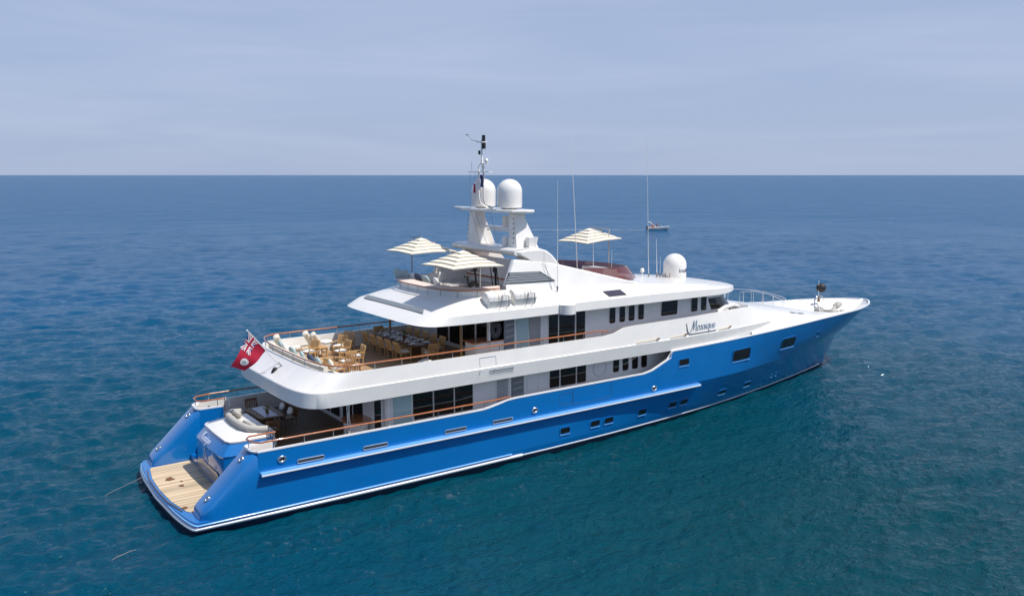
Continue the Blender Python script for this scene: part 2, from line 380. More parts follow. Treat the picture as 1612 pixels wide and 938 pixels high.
# aft wings: thick sloping quarters either side of the platform
def wing_top(x): return lin([(.18, .62), (.24, .92), (.42, 1.08), (.6, 1.22), (2.28, 2.84), (2.5, 2.86)])(x)
W = []
for x in [.18, .2, .24, .32, .42, .55, .7, 1, 1.4, 1.8, 2.28, 2.46]:
    zt = wing_top(x); nose = min(1, ((x-.18)/.4))**.5; yo = hy(x, 1.0)-.30*(1-nose); yi = 3.22+.12*(1-nose); c = min(.16, (zt-.58)/2)
    W.append([(x, -yo, .57), (x, -yo, lerp(.57, zt-c, .5)), (x, -yo, zt-c), (x, -(yo-.3*c), zt-.3*c), (x, -(yo-c), zt), (x, -(yi+c*.5), zt), (x, -(yi+c*.12), zt-c*.12), (x, -yi, zt-c*.5), (x, -yi, .57)])
w_ = MB(); w_.quad(W, flip=False); w_.poly(W[0], False); w_.build('stern_quarter', 'blue', yacht, 40)
w2 = MB(); w2.v = [(x, -y, z) for x, y, z in w_.v]; w2.f = [f[::-1] for f in w_.f]; w2.m = w_.m; w2.build('stern_quarter', 'blue', yacht, 40)
hull = b.build('topsides', 'blue', yacht, 40)
l.build('bulwark_lining', 'white', yacht, 40)
# aft return of the main deck bulwark on the quarters
b = MB(); pth = [(3.45, 3.36), (2.42, 3.38), (2.40, 3.9), (2.5, 4.2), (2.7, 4.36)]
for (x0, y0), (x1, y1) in zip(pth, pth[1:]):
    d = Vector((x1-x0, y1-y0, 0)); nn = Vector((d.y, -d.x, 0)).normalized()*.09
    b.prism([(x0, -y0, 2.1), (x1, -y1, 2.1), (x1+nn.x*-1, -(y1-nn.y), 2.1), (x0-nn.x, -(y0-nn.y), 2.1)], (0, 0, .8))
b.build('quarter_bulwark', 'white', yacht, 30)
b2 = MB(); b2.v = [(x, -y, z) for x, y, z in b.v]; b2.f = [f[::-1] for f in b.f]; b2.m = b.m; b2.build('quarter_bulwark', 'white', yacht, 30)
for s_ in (-1, 1):
    b = MB(); b.box(2.38, 3.46, min(s_*3.21, s_*3.34), max(s_*3.21, s_*3.34), .58, 2.885); b.build('stair_side', 'blue', yacht, 30)
def strip(path, wdt, h, z=None, mirror=True):      # flat moulding following a starboard path of (x, y, z): y positive half breadth
    q = MB(); G = []
    for i, (x, y, z) in enumerate(path):
        a = path[max(0, i-1)]; c = path[min(len(path)-1, i+1)]
        d = Vector((c[0]-a[0], c[1]-a[1], 0)).normalized(); nn = Vector((d.y, -d.x, 0)) # outward for y>0 side when going forward is -n
        o = -nn*wdt/2
        G.append([(x+o.x, -(y+o.y), z-h/2), (x+o.x, -(y+o.y), z+h/2), (x-o.x, -(y-o.y), z+h/2), (x-o.x, -(y-o.y), z-h/2)])
    q.quad(G, cv=True, flip=True); q.poly(G[0], True); q.poly(G[-1])
    if mirror: q.mirror()
    return q
cp = [(x, max(y-.05, .0), z+.025) for x, y, z in cap]
cp[-1] = (cp[-1][0]-.05, 0, cp[-1][2])
strip([(3.45, 3.28, 2.925), (2.4, 3.30, 2.925), (2.30, 3.4, 2.925), (2.27, 3.9, 2.925), (2.36, 4.25, 2.93), (2.45, 4.38, 2.935)]+cp, .13, .06).build('bulwark_cap', 'strake', yacht, 50)
# rubbing strake and its steel edge
rp_ = [(x, hy(x, 2.05)+.09, 2.05) for x in frange(2.5, 27.6, 70)]
strip(rp_, .24, .13).build('rub_rail', 'paleblue', yacht, 30)
strip([(x, y+.135, z-.02) for x, y, z in rp_], .035, .06).build('rub_rail_edge', 'strake', yacht, 30)
# waterline strake round the stern
def ring_strip(z0, z1, p0, keep, m, name):
    zm = (z0+z1)/2; hz = (z1-z0)/2; q = MB()
    A = lower_ring(z0, 0, 0, True)
    RR = [A]+[lower_ring(zm-hz*math.cos(R(a)), 0, p0*math.sin(R(a))**.6, True) for a in (25, 60, 90, 120, 155)]+[lower_ring(z1, 0, 0, True)]
    idx = [i for i in range(len(A)) if A[i][0] <= keep]
    q.quad([[R_[i] for i in idx] for R_ in RR], flip=True); return q.build(name, m, yacht, 40)
ring_strip(.25, .40, .11, 15.6, 'strake', 'stern_strake')
ring_strip(.47, .53, .06, 15.2, 'paleblue', 'stern_strake_edge')
ring_strip(.27, .36, .03, 45.6, 'strake', 'boot_stripe')
# ------------------------------------------------------------------ hull openings and fittings
def hull_frame(x, z):
    p = Vector((x, -hy(x, z), z)); tx = Vector((.4, -(hy(x+.2, z)-hy(x-.2, z)), 0)).normalized()
    tz = Vector((0, -(hy(x, z+.1)-hy(x, z-.1)), .2)).normalized(); nn = tx.cross(tz).normalized()
    if nn.y > 0: nn = -nn
    return p, tx, tz, nn
def hull_window(x, z, wd, ht, r, name='porthole'):
    p, tx, tz, nn = hull_frame(x, z)
    def ol(s, off): return [p+tx*(a*s+0)+tz*c+nn*off for a, c in [(q[0], q[2]) for q in rect(-wd/2-0, wd/2, -ht/2, ht/2, r, 0)] for s in [1]]
    q = MB(); big = [p+tx*a[0]+tz*a[2]+nn*.0 for a in rect(-wd/2-.05, wd/2+.05, -ht/2-.05, ht/2+.05, r+.04, 0)]
    o1 = [v+nn*.025 for v in big]; inn = [p+tx*a[0]+tz*a[2]+nn*.025 for a in rect(-wd/2, wd/2, -ht/2, ht/2, r, 0)]; i2 = [v-nn*.02 for v in inn]
    q.quad([big, o1, inn, i2], cv=True); f = q.build(name, 'blue', yacht, 30)
    g = MB(); g.poly([v-nn*.012 for v in inn]); g.build('pane', 'glass', f, 0)
    s_ = MB(); a = p-tz*(ht/2+.075); s_.prism([a-tx*(wd/2+.02), a+tx*(wd/2+.02), a+tx*(wd/2+.02)+tz*.035, a-tx*(wd/2+.02)+tz*.035], nn*.04); s_.build('sill', 'paleblue', f, 30)
    return f
for x in (17.95, 19.98, 20.95, 23.45, 25.9, 26.85): hull_window(x, 1.08, .62, .30, .08)
for x, y in ((30.5, 1.02), (33.3, 1.0)): hull_window(x, y, .72, .3, .08)
hull_window(36.4, .98, .2, .14, .05); hull_window(37.0, .98, .2, .14, .05)
hull_window(26.3, 3.5, .78, .34, .08)
hull_window(31.35, 3.27, 1.7, .66, .14, 'cabin_window'); hull_window(36.5, 3.3, 1.65, .66, .14, 'cabin_window')
hull_window(40.4, 3.35, .22, .3, .08, 'hawse_opening')
for x in (4.6, 7.5, 11.5, 14.1):                                # steel trimmed freeing ports above the rub rail
    p, tx, tz, nn = hull_frame(x, 2.27); ln = 1.15
    q = MB(); q.prism([p+tx*a[0]+tz*a[2]-nn*.02 for a in rect(-ln/2, ln/2, -.06, .06, .055, 0)], nn*.05)
    f = q.build('freeing_port', 'louvredark', yacht, 30)
    q = MB(); q.tube([p+tx*a[0]+tz*a[2]+nn*.03 for a in rect(-ln/2, ln/2, -.075, .075, .07, 0)], .02, 6, True); q.build('trim', 'steel', f, 40)
def fairlead(p, a, c, r=.15):                         # oval chock with dark throat
    p = Vector(p); a = Vector(a).normalized(); c = Vector(c).normalized(); nn = a.cross(c).normalized()
    if nn.y > 0 and p.y < -4: nn = -nn
    if nn.z < 0 and abs(p.y) < 4.2: nn = -nn
    L_ = [p+a*math.cos(2*math.pi*k/16)*r+c*math.sin(2*math.pi*k/16)*r*.72+nn*.02 for k in range(16)]
    q = MB(); q.tube(L_, .045, 8, True); f = q.build('fairlead', 'steel', yacht, 50)
    q = MB(); q.poly([v+nn*.006 for v in L_]); q.build('throat', 'black', f, 0)
for x, z in ((3.4, 2.5), (16.0, 2.45), (24.05, 2.35)):
    p, tx, tz, nn = hull_frame(x, z); fairlead(p, tx, tz)
for s_ in (-1, 1):
    for x in (.62, 2.0): fairlead((x, s_*3.82, wing_top(x)+.0), (1, 0, .96), (0, 1, 0), .12)
# shell door outlines in the topsides
def groove(x0, x1, z0, z1):
    q = MB()
    for a, c in (((x0, z0), (x1, z0)), ((x1, z0), (x1, z1)), ((x1, z1), (x0, z1)), ((x0, z1), (x0, z0))):
        q.tube([Vector((lerp(a[0], c[0], k/4), -hy(lerp(a[0], c[0], k/4), lerp(a[1], c[1], k/4))-.001, lerp(a[1], c[1], k/4))) for k in range(5)], .008, 5)
    q.build('shell_door_seam', 'louvredark', yacht, 30)
groove(17.55, 18.35, 2.45, 3.0); groove(18.4, 20.95, 2.35, 3.2)
# ------------------------------------------------------------------ swim platform and transom
b = MB(); b.prism([(.02, -3.0, .60), (.12, -3.15, .60), (1.95, -3.2, .60), (1.95, 3.2, .60), (.12, 3.15, .60), (.02, 3.0, .60), (-.2, 1.6, .60), (-.26, 0, .60), (-.2, -1.6, .60)], (0, 0, .02))
pl = b.build('swim_platform', 'teakpale', yacht, 0)
for cx, cy, rr in ((.42, 1.15, .22), (.62, .0, .13), (.05, -2.6, .14), (.75, .55, .07)):
    b = MB(); b.poly([(cx+rr*.8*(1+.3*math.sin(3*a+cx*9))*math.cos(a), cy+rr*1.3*(1+.25*math.cos(2*a+cy*5))*math.sin(a), .6245+.0002*cx) for a in [2*math.pi*k/18 for k in range(18)]])
    b.build('rust_stain', 'brown', pl, 0)
b = MB(); b.tube([(-.12, -2.9, .63), (-.33, -1.6, .63), (-.38, 0, .63), (-.33, 1.6, .63), (-.12, 2.9, .63)], .02, 6); b.build('platform_edge_trim', 'bronze', pl, 40)
def ring_t(xa, hw, xe, z, ch): return [(xe, -hw, z), (xa+ch*1.3, -hw, z), (xa+ch*.35, -hw+ch*.35, z), (xa, -hw+ch*1.2, z), (xa-.03, 0, z), (xa, hw-ch*1.2, z), (xa+ch*.35, hw-ch*.35, z), (xa+ch*1.3, hw, z), (xe, hw, z)]
b = MB(); A = [ring_t(1.78, 1.98, 4.0, .57, .25), ring_t(1.78, 1.98, 4.0, 2.08, .25), ring_t(1.74, 2.02, 4.0, 2.16, .28), ring_t(2.12, 1.80, 4.0, 2.62, .3)]
b.quad(A, flip=True); tb = b.build('transom', 'blue', yacht, 25)
b = MB(); b.quad([ring_t(2.10, 1.83, 4.02, 2.625, .3), ring_t(2.09, 1.84, 4.02, 2.69, .3), ring_t(2.16, 1.78, 4.02, 2.73, .3), ring_t(2.95, 1.62, 4.02, 2.86, .3)], flip=True)
b.poly(ring_t(2.95, 1.62, 4.02, 2.86, .3)); b.build('transom_lid', 'white', tb, 30)
b = MB(); b.prism(rect(-1.55, 1.5, .75, 1.35, .25, 0), (0, .012, 0))
b.v = [(1.735-y, x, z) for x, y, z in b.v]; b.build('boarding_door', 'doorgrey', tb, 0)
for s_ in (-1, 1):                                       # platform stairs
    b = MB()
    for k in range(5): b.box(1.86+.30*k, 3.5, min(s_*2.03, s_*3.2), max(s_*2.03, s_*3.2), .58 if k == 0 else .6+.31*k, .6+.31*(k+1)-.01*k)
    b.build('platform_steps', 'blue', yacht, 30)
# script lettering drawn as pen strokes (unit: x-height 1)
GL = {
 'M': ([[(-.2, .1), (0, .0), (.25, .35), (.62, 2.0), (.7, 2.1), (.78, 1.9), (.85, .1)], [(.85, .1), (1.2, 1.2), (1.62, 2.05), (1.7, 2.0), (1.72, .3), (1.85, .02), (2.05, .2)]], 2.05),
 'o': ([[(.55, 1), (.2, .85), (.1, .4), (.25, .05), (.55, .02), (.82, .3), (.85, .7), (.55, 1), (.8, .8), (1.1, .85)]], 1.0),
 's': ([[(0, .1), (.35, .6), (.5, 1.05), (.62, .7), (.72, .25), (.5, .0), (.2, .1)], [(.55, .02), (.9, .2)]], .85),
 'a': ([[(.85, .9), (.5, 1), (.15, .7), (.1, .25), (.35, 0), (.65, .25), (.88, .95)], [(.88, .95), (.82, .3), (.95, .02), (1.15, .2)]], 1.1),
 'i': ([[(0, .2), (.25, .95), (.22, .25), (.35, .02), (.55, .2)], [(.33, 1.4), (.37, 1.5)]], .5),
 'q': ([[(.85, .9), (.5, 1), (.15, .7), (.1, .25), (.35, 0), (.65, .25), (.88, .95)], [(.88, .95), (.75, -.9), (.85, -1.0), (1.1, -.4)]], 1.1),
 'u': ([[(0, .2), (.2, .95), (.18, .3), (.35, .02), (.65, .25), (.8, .95), (.78, .25), (.92, .02), (1.1, .2)]], 1.05),
 'e': ([[(.05, .4), (.55, .5), (.7, .8), (.45, 1), (.15, .7), (.15, .25), (.4, 0), (.75, .15), (.95, .4)]], .9)}
def script(word, org, ax, up, nn, xh, r, name, m, parent, slant=.28):
    q = MB(); pen = 0; org = Vector(org); ax = Vector(ax).normalized(); up = Vector(up).normalized(); nn = Vector(nn)
    for ch in word:
        st, adv = GL[ch]
        for sk in st:
            P = [org+ax*((pen+px+slant*py)*xh)+up*(py*xh)+nn for px, py in sk]
            D = []
            for i in range(len(P)-1):                    # Catmull-Rom smoothing of the pen path
                p0, p1, p2, p3 = P[max(i-1, 0)], P[i], P[i+1], P[min(i+2, len(P)-1)]
                for k in range(4):
                    t = k/4; D.append(.5*((2*p1)+(p2-p0)*t+(2*p0-5*p1+4*p2-p3)*t*t+(3*p1-p0-3*p2+p3)*t**3))
            D.append(P[-1]); q.tube(D, r*(1.25 if ch == 'M' else 1), 5)
        pen += adv
    return q.build(name, m, parent, 60)
tv = Vector((.38, 0, .46)).normalized()
script('Mosaique', (1.80, 1.15, 2.245), (0, -1, 0), tv, Vector((-.03, 0, .02)), .155, .018, 'name_lettering', 'silver', tb)
b = MB()                                                 # curled emblem below the name, on the transom face
for cy, cz, rr, a0, a1 in ((.35, 1.85, .09, 0, 260), (.2, 1.7, .08, 180, 470), (.42, 1.62, .09, 90, 380), (.12, 1.52, .09, -60, 230), (.42, 1.42, .07, 30, 330), (.18, 1.32, .07, 120, 420), (.3, 1.95, .05, 0, 300)):
    b.tube([(1.725, cy-rr*math.cos(R(a0+(a1-a0)*k/12)), cz+rr*1.15*math.sin(R(a0+(a1-a0)*k/12))) for k in range(13)], .016, 5)
b.build('emblem', 'silver', tb, 60)
def text(txt, size, name, m, parent, fn):
    c = bpy.data.curves.new(name, 'FONT'); c.body = txt; c.size = size; c.extrude = .004; c.align_x = 'CENTER'; c.resolution_u = 3
    o = bpy.data.objects.new(name, c); COL.objects.link(o)
    me = bpy.data.meshes.new_from_object(o.evaluated_get(bpy.context.evaluated_depsgraph_get())) if False else None
    bpy.context.view_layer.update()
    dg = bpy.context.evaluated_depsgraph_get(); me = bpy.data.meshes.new_from_object(o.evaluated_get(dg))
    bpy.data.objects.remove(o); bpy.data.curves.remove(c)
    for v in me.vertices: v.co = fn(v.co)
    me.materials.clear(); me.materials.append(M[m])
    o = bpy.data.objects.new(name, me); COL.objects.link(o); o.parent = parent; return o
text('GEORGE TOWN', .16, 'port_lettering', 'silver', tb, lambda v: Vector((1.715-v.z, .25-v.x, .98+v.y)))
# ------------------------------------------------------------------ main deck
ZM = 2.15
b = MB()
P = [(x, -(hy(x, 2.1)-.1), ZM) for x in frange(3.5, 26.2, 40)]
b.prism([(2.5, -4.3, ZM-.1), ]+[(x, y, ZM-.1) for x, y, z in P]+[(x, -y, ZM-.1) for x, y, z in P[::-1]]+[(2.5, 4.3, ZM-.1), (2.5, 3.3, ZM-.1), (3.35, 3.3, ZM-.1), (3.35, 2.0, ZM-.1), (3.95, 2.0, ZM-.1), (3.95, -2.0, ZM-.1), (3.35, -2.0, ZM-.1), (3.35, -3.3, ZM-.1), (2.5, -3.3, ZM-.1)], (0, 0, .1))
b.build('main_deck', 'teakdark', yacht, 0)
# handrail runs (teak rail on steel stanchions)
def rail(path, base, spacing, name='handrail', r=.038, m='varnish', pm='steel', pr=.018):
    q = MB(); q.tube(path, r, 8); o = q.build(name, m, yacht, 60)
    P = [Vector(p) for p in path]; d = 0; nxt = spacing*.3
    for a, c in zip(P, P[1:]):
        L_ = (c-a).length
        while nxt <= d+L_:
            p = a.lerp(c, (nxt-d)/L_); q = MB(); z0 = base(p); q.tube([(p.x, p.y, z0), (p.x, p.y, p.z)], pr, 6); q.build('stanchion', pm, o, 60); nxt += spacing
        d += L_
    return o
for s_ in (-1, 1):
    P = [(3.6, s_*3.3, 3.28), (2.5, s_*3.30, 3.28), (2.32, s_*3.55, 3.28), (2.35, s_*4.1, 3.28), (2.6, s_*4.38, 3.28)]+[(x, s_*(hy(x, 2.9)-.05), 3.30+.0*x) for x in frange(3.2, 13.6, 18)]+[(14.6, s_*4.48, 3.33)]
    rail(P, lambda p: SHEER(max(p.x, 3))-.02, 1.25)
for s_ in (-1, 1):                                        # small steel gate hoops at the quarter
    b = MB(); b.tube([(3.55, s_*3.3, 2.15), (3.55, s_*3.3, 3.3), (3.6, s_*2.7, 3.3), (3.6, s_*2.7, 2.9)], .022, 7); b.build('gate_hoop', 'steel', yacht, 60)
# main deck house
mh = MB(); Z0, Z1 = ZM, 4.24
mh.box(8.0, 26.4, -3.5, 3.5, Z0, Z1)
house = mh.build('main_deckhouse', 'wall', yacht, 30)
def plate(x0, x1, z0, z1, y, name, m, parent, r=.06, t=.02, sl=0):
    q = MB(); q.prism(rect(x0, x1, z0, z1, r, y+.03, sl), (0, -t-.03, 0)); return q.build(name, m, parent, 30)
def window(x0, x1, z0, z1, y, parent, r=.06, sl=0):
    f = plate(x0-.04, x1+.04, z0-.04, z1+.04, y, 'window', 'offwhite', parent, r+.03, .012, sl); plate(x0, x1, z0, z1, y, 'pane', 'glass', f, r, .02, sl); return f
for x0, x1 in ((9.9, 10.93), (11.0, 12.05), (12.12, 13.1)): window(x0, x1, 2.75, 4.18, -3.5, house, .03)
plate(8.92, 9.82, 2.2, 4.2, -3.5, 'door', 'paleglass', house)
plate(8.0, 8.3, 2.2, 4.2, -3.5, 'window', 'glass', house)
d_ = plate(14.4, 15.22, 2.2, 4.15, -3.5, 'louvred_door', 'wall', house, .04, .02)
b = MB()
for k in range(26): b.box(14.48, 15.14, -3.545, -3.52, 2.3+.068*k, 2.34+.068*k)
b.build('slats', 'greypanel', d_, 0)
def stairwell(x0, x1, y, z0, z1, parent):
    o = plate(x0, x1, z0+.02, z1, y, 'stairwell', 'louvre', parent, .03, .012)
    q = MB()
    for k in range(6): q.prism([(x0+.06, y-.02, z0+.2+.3*k), (x1-.05, y-.02, z0+.26+.3*k), (x1-.05, y-.02, z0+.34+.3*k), (x0+.06, y-.02, z0+.29+.3*k)], (0, -.03, 0))
    q.build('tread', 'greypanel', o, 0)
stairwell(15.35, 16.1, -3.5, 2.2, 4.2, house)
for x0, x1 in ((16.3, 16.95), (17.0, 17.6)): plate(x0, x1, 2.5, 4.1, -3.5, 'locker_door', 'wall', house, .04, .018)
for x0, x1 in ((17.72, 18.33), (18.42, 19.42), (19.5, 20.1)): window(x0, x1, 3.08, 4.12, -3.5, house, .07)
b = MB(); b.tube([(21.05+.45*math.cos(2*math.pi*k/28), -3.51, 3.66+.42*math.sin(2*math.pi*k/28)) for k in range(28)], .012, 5, True); b.build('round_hatch', 'greypanel', house, 60)
for x0, x1 in ((22.0, 22.42), (22.68, 23.1), (23.38, 23.8), (24.06, 24.48)): window(x0, x1, 3.3, 4.13, -3.5, house, .1)
for x in (22.55, 23.95): plate(x-.62, x+.65, 2.2, 4.2, -3.5, 'door', 'wall', house, .04, .008)
for y0, y1 in ((-2.3, -1.35), (-1.2, -.2), (.2, 1.2), (1.35, 2.3), (2.45, 3.2)):   # salon doors in the aft bulkhead
    q = MB(); q.prism([(8.02, y, z) for y, n_, z in rect(y0, y1, 2.35, 4.05, .08, 0)], (-.045, 0, 0)); q.build('salon_door', 'glass', house, 30)
b = MB(); b.cyl((8.55, -3.62, ZM), (8.55, -3.62, 4.24), .16, 14); b.mirror(); b.build('side_pillar', 'white', yacht, 50)
for s_ in (-1, 1):
    b = MB(); b.cyl((6.62, s_*3.75, ZM), (6.62, s_*3.75, 4.24), .05, 10); b.build('deck_post', 'steel', yacht, 60)
b = MB(); b.tube([(6.66, -3.82, 4.1), (6.64, -3.84, 3.5), (6.7, -3.83, 3.0), (6.62, -3.84, 2.75), (6.56, -3.83, 3.1), (6.6, -3.82, 3.7)], .022, 6); b.build('coiled_hose', 'offwhite', yacht, 60)
b = MB(); b.lathe([(.55, 0), (.55, .85)], (7.45, -2.75, ZM), 20); bc = b.build('bar_cabinet', 'white', yacht, 40)
b = MB(); b.lathe([(.66, .86), (.68, .89), (.66, .92)], (7.45, -2.75, ZM), 24); b.build('bar_top', 'varnish', bc, 40)
# ------------------------------------------------------------------ upper deck: bulwark band, deck and fore deck
def ring(wf, xa, La, n, xf, z, nf=40, ncor=14):
    P = [(x, wf(x), z) for x in frange(xf, xa+La, nf)]
    w0 = wf(xa+La)
    for k in range(1, ncor+1):
        a = R(90*k/ncor); P.append((xa+La-La*math.sin(a)**(2/n), w0*(max(math.cos(a), 0)**(2/n)) if k < ncor else 0, z))
    return P
zt_ = lin([(0, 5.57), (20.9, 5.57), (21.15, 5.62), (21.9, 5.86), (22.2, 5.89), (29, 5.95), (32.2, 5.95), (32.7, 5.88), (33.2, 5.72), (33.7, 5.48), (34.1, 5.22), (34.4, 5.0)])
wkn = pch([(4, 4.58), (20, 4.60), (24.7, 4.62), (27, 4.58), (29.4, 4.48), (32, 4.24), (34.6, 3.95)])
wlo = pch([(4, 4.50), (8, 4.47), (20, 4.44), (25, 4.46), (27, 4.44), (29.4, 4.38), (34.6, 3.9)])
wtp = pch([(4, 4.47), (20, 4.47), (26, 4.44), (29.4, 4.22), (32, 3.92), (34.6, 3.5)])
XF = 34.4
def full(P): return [(x, -y, z) for x, y, z in P]+[(x, y, z) for x, y, z in P[-2::-1]]
def topz(P): return [(x, y, zt_(x)) for x, y, z in P]
ra = ring(wlo, 4.36, 2, 5, XF, 4.24); rl = ring(wlo, 4.33, 2, 5, XF, 4.27); rk0 = ring(wkn, 4.33, 2, 4, XF, 4.86); rk = ring(wkn, 4.36, 2, 4, XF, 4.9); rk2 = ring(lambda x: wkn(x)-.05, 4.44, 2, 4, XF, 4.93)
rt = topz(ring(wtp, 5.32, 1.9, 4, XF, 5.57)); rti = topz(ring(lambda x: wtp(x)-.13, 5.46, 1.8, 4, XF, 5.57)); rfi = ring(lambda x: wtp(x)-.15, 5.48, 1.8, 4, XF, 4.7)
b = MB(); b.quad([full(P) for P in (ra, rl, rk0, rk, rk2, rt, rti, rfi)], flip=True)
E0 = [full(P)[0] for P in (rl, rk, rt, rti, rfi)]; b.poly(E0); b.poly([(x, -y, z) for x, y, z in E0], True)
band = b.build('upper_bulwark', 'white', yacht, 20)
b = MB(); P = ring(lambda x: wtp(x)-.14, 5.47, 1.8, 4, XF, 4.74); F = full(P); n = len(F)
b.quad([[F[i], F[n-1-i]] for i in range(n//2+1)], flip=True); b.build('upper_deck', 'teak', yacht, 0)
b = MB(); P = ring(wlo, 4.36, 2, 5, XF, 4.245); F = full(P); n = len(F)
b.quad([[F[i], F[n-1-i]] for i in range(n//2+1)]); b.build('main_deck_ceiling', 'white', yacht, 0)
# upper handrail
P = [(20.8, -4.41, 5.78)]+[(x, -4.41, 5.86) for x in frange(20.2, 7.4, 14)]+[(x, -y, 5.86) for x, y, z in ring(lambda x: 4.41, 5.42, 1.9, 4, 8, 0, 2, 12)[1:]]
P = P+[(x, -y, z) for x, y, z in P[-2::-1]]
rail(P, lambda p: 5.5, 1.28)
# fore deck (whaleback), bow well
kz = lin([(33, 4.9), (36, 4.84), (40, 4.66), (43, 4.5), (45, 4.44)]); kw = pch([(29.4, 4.48), (32, 4.24), (34.6, 3.95), (37, 3.72), (40, 3.38), (43, 2.95), (45.2, 2.62)])
rz = pch([(31.5, 5.98), (33.5, 5.88), (35.3, 5.62), (38.7, 5.05), (41, 4.68), (44.3, 4.02), (46, 3.58)])
b = MB(); G = []
for x in frange(32.4, 45.9, 42):
    yk, zk, zr = kw(x), kz(x), rz(x); row = []
    sh = zr; fl = max(0, 1-(x-33.3)/7)       # flat bulwark side fades out going forward
    prof = [(1, 0), (.985, .03+.25*fl), (.965, .06+.5*fl), (.93, .12+.62*fl), (.86, .30+.5*fl), (.72, .60+.28*fl), (.5, .84+.1*fl), (.25, .95+.03*fl), (0, 1)]
    zz = [zk+(sh-zk)*min(q, 1) for _, q in prof]
    tuck = .3*max(0, 1-(x-32.4)/2.2)
    row = [(x, -max(yk*p-tuck, 0), z) for (p, _), z in zip(prof, zz)]
    row = [(x, -hy(x, 4.25)+.05, 4.22)]+row
    G.append(row+[(x, -y, z) for x, y, z in row[-2::-1]])
b.quad(G); ye = hy(45.9, 3.45)-.15; b.quad([[p, (45.9, min(max(p[1], -ye), ye), min(3.5, p[2]-.01))] for p in G[-1][1:-1]])
b.build('foredeck', 'white', yacht, 28)
b = MB(); P = [(x, -(hy(x, 3.55)-.06), 3.55) for x in frange(45.5, 49.1, 20)]
b.prism(P+[(x, -y, z) for x, y, z in P[::-1]], (0, 0, -.06)); b.build('bow_deck', 'offwhite', yacht, 0)
b = MB()                                                 # small deck vents on the whaleback
def fd_z(x, y):
    fl = max(0, 1-(x-33.3)/7); zk, zr = kz(x), rz(x); T_ = sorted([(p, q) for p, q in [(1, 0), (.985, .03+.25*fl), (.965, .06+.5*fl), (.93, .12+.62*fl), (.86, .30+.5*fl), (.72, .60+.28*fl), (.5, .84+.1*fl), (.25, .95+.03*fl), (0, 1)]])
    return zk+(zr-zk)*min(1, lin(T_)(abs(y)/kw(x)))
for x in (37.45, 38.25): b.prism([(x, -3.30, fd_z(x, 3.30)), (x+.55, -3.22, fd_z(x+.55, 3.22)), (x+.55, -3.02, fd_z(x+.55, 3.02)), (x, -3.08, fd_z(x, 3.08))], (0, 0, .035))
b.build('deck_vent', 'louvre', yacht, 0)
for x in (25.3, 27.2-.45, 29.15):                         # exhaust slots below the name
    pass
for x0, x1 in ((22.6, 24.2), (25.15, 26.35), (29.15, 30.2)):   # stowed wooden poles along the bulwark
    y = lambda x: -(lerp(wkn(x), wtp(x), .12)+.03)
    b = MB(); b.cyl((x0, y(x0), 5.0), (x1, y(x1), 5.04), .02, 8); f = b.build('stowed_pole', 'palewood', yacht, 60)
    b = MB(); b.pillow((x1, y(x1), 5.06), (.2, .07, .09)); b.build('pole_cap', 'bronze', f, 60)
# name board
def bw(x, z): return -(lerp(wkn(x), wtp(x), (z-4.93)/(zt_(x)-4.93))-.03)
t0 = Vector((28.9, bw(28.9, 5.3), 0))-Vector((26.75, bw(26.75, 5.3), 0))
script('Mosaique', (26.80, bw(26.9, 5.16)-.035, 5.19), t0, (0, .14, 1), Vector((0, 0, 0)), .245, .015, 'name_lettering', 'lettering', band)
b = MB(); b.tube([(26.5, bw(26.5, 5.62)-.02, 5.62), (26.52, bw(26.5, 5.3)-.02, 5.3), (26.58, bw(26.6, 5.12)-.02, 5.10), (26.72, bw(26.7, 5.03)-.02, 5.02), (27.6, bw(27.6, 5.01)-.02, 5.01), (28.95, bw(28.95, 5.01)-.02, 5.01)], .028, 6); b.build('name_underline', 'greymetal', band, 60)
b = MB()                                                 # air intake slots in the lower band
for k in range(5):
    z = 4.40+.085*k; y = -(lerp(4.44, 4.60, (z-4.27)/.59)); b.box(13.35, 14.75, y-.004, y+.05, z, z+.018)
b.build('intake_slots', 'louvredark', band, 0)
def seam(pts, parent, r=.007, m='louvre', name='panel_seam'):
    q = MB(); q.tube(pts, r, 5); return q.build(name, m, parent, 30)
seam([(12.85, -4.56, 5.0), (12.85, -4.5, 5.4), (13.75, -4.5, 5.4), (13.75, -4.56, 5.0)], band)
for x in (12.8, 13.6): seam([(x, -4.58, 4.62), (x, -4.58, 4.78), (x+.08, -4.58, 4.8)], band, .008, 'louvre', 'hook')
# ------------------------------------------------------------------ upper deck house and wheelhouse
ZU = 4.75
b = MB()
def wh_ring(z, hw, xc, xf, n=2.4, k=20):
    P = [(15.0, hw, z), (20, hw, z), (26, hw, z), (xc, hw, z)]
    for i in range(1, k+1):
        a = R(90*i/k); P.append((xc+(xf-xc)*math.sin(a)**(2/n), hw*max(math.cos(a), 0)**(2/n) if i < k else 0, z))
    return P
WR = [wh_ring(ZU-.04, 3.4, 29.6, 33.2), wh_ring(5.92, 3.4, 29.6, 33.2), wh_ring(6.68, 3.36, 29.3, 32.3), wh_ring(7.0, 3.36, 29.3, 32.2)]
b.quad([full(P) for P in WR], flip=True)
b.poly([(15.0, -3.4, ZU-.04), (15.0, 3.4, ZU-.04), (15.0, 3.36, 7.0), (15.0, -3.36, 7.0)], True)
uh = b.build('upper_deckhouse', 'wall', yacht, 25)
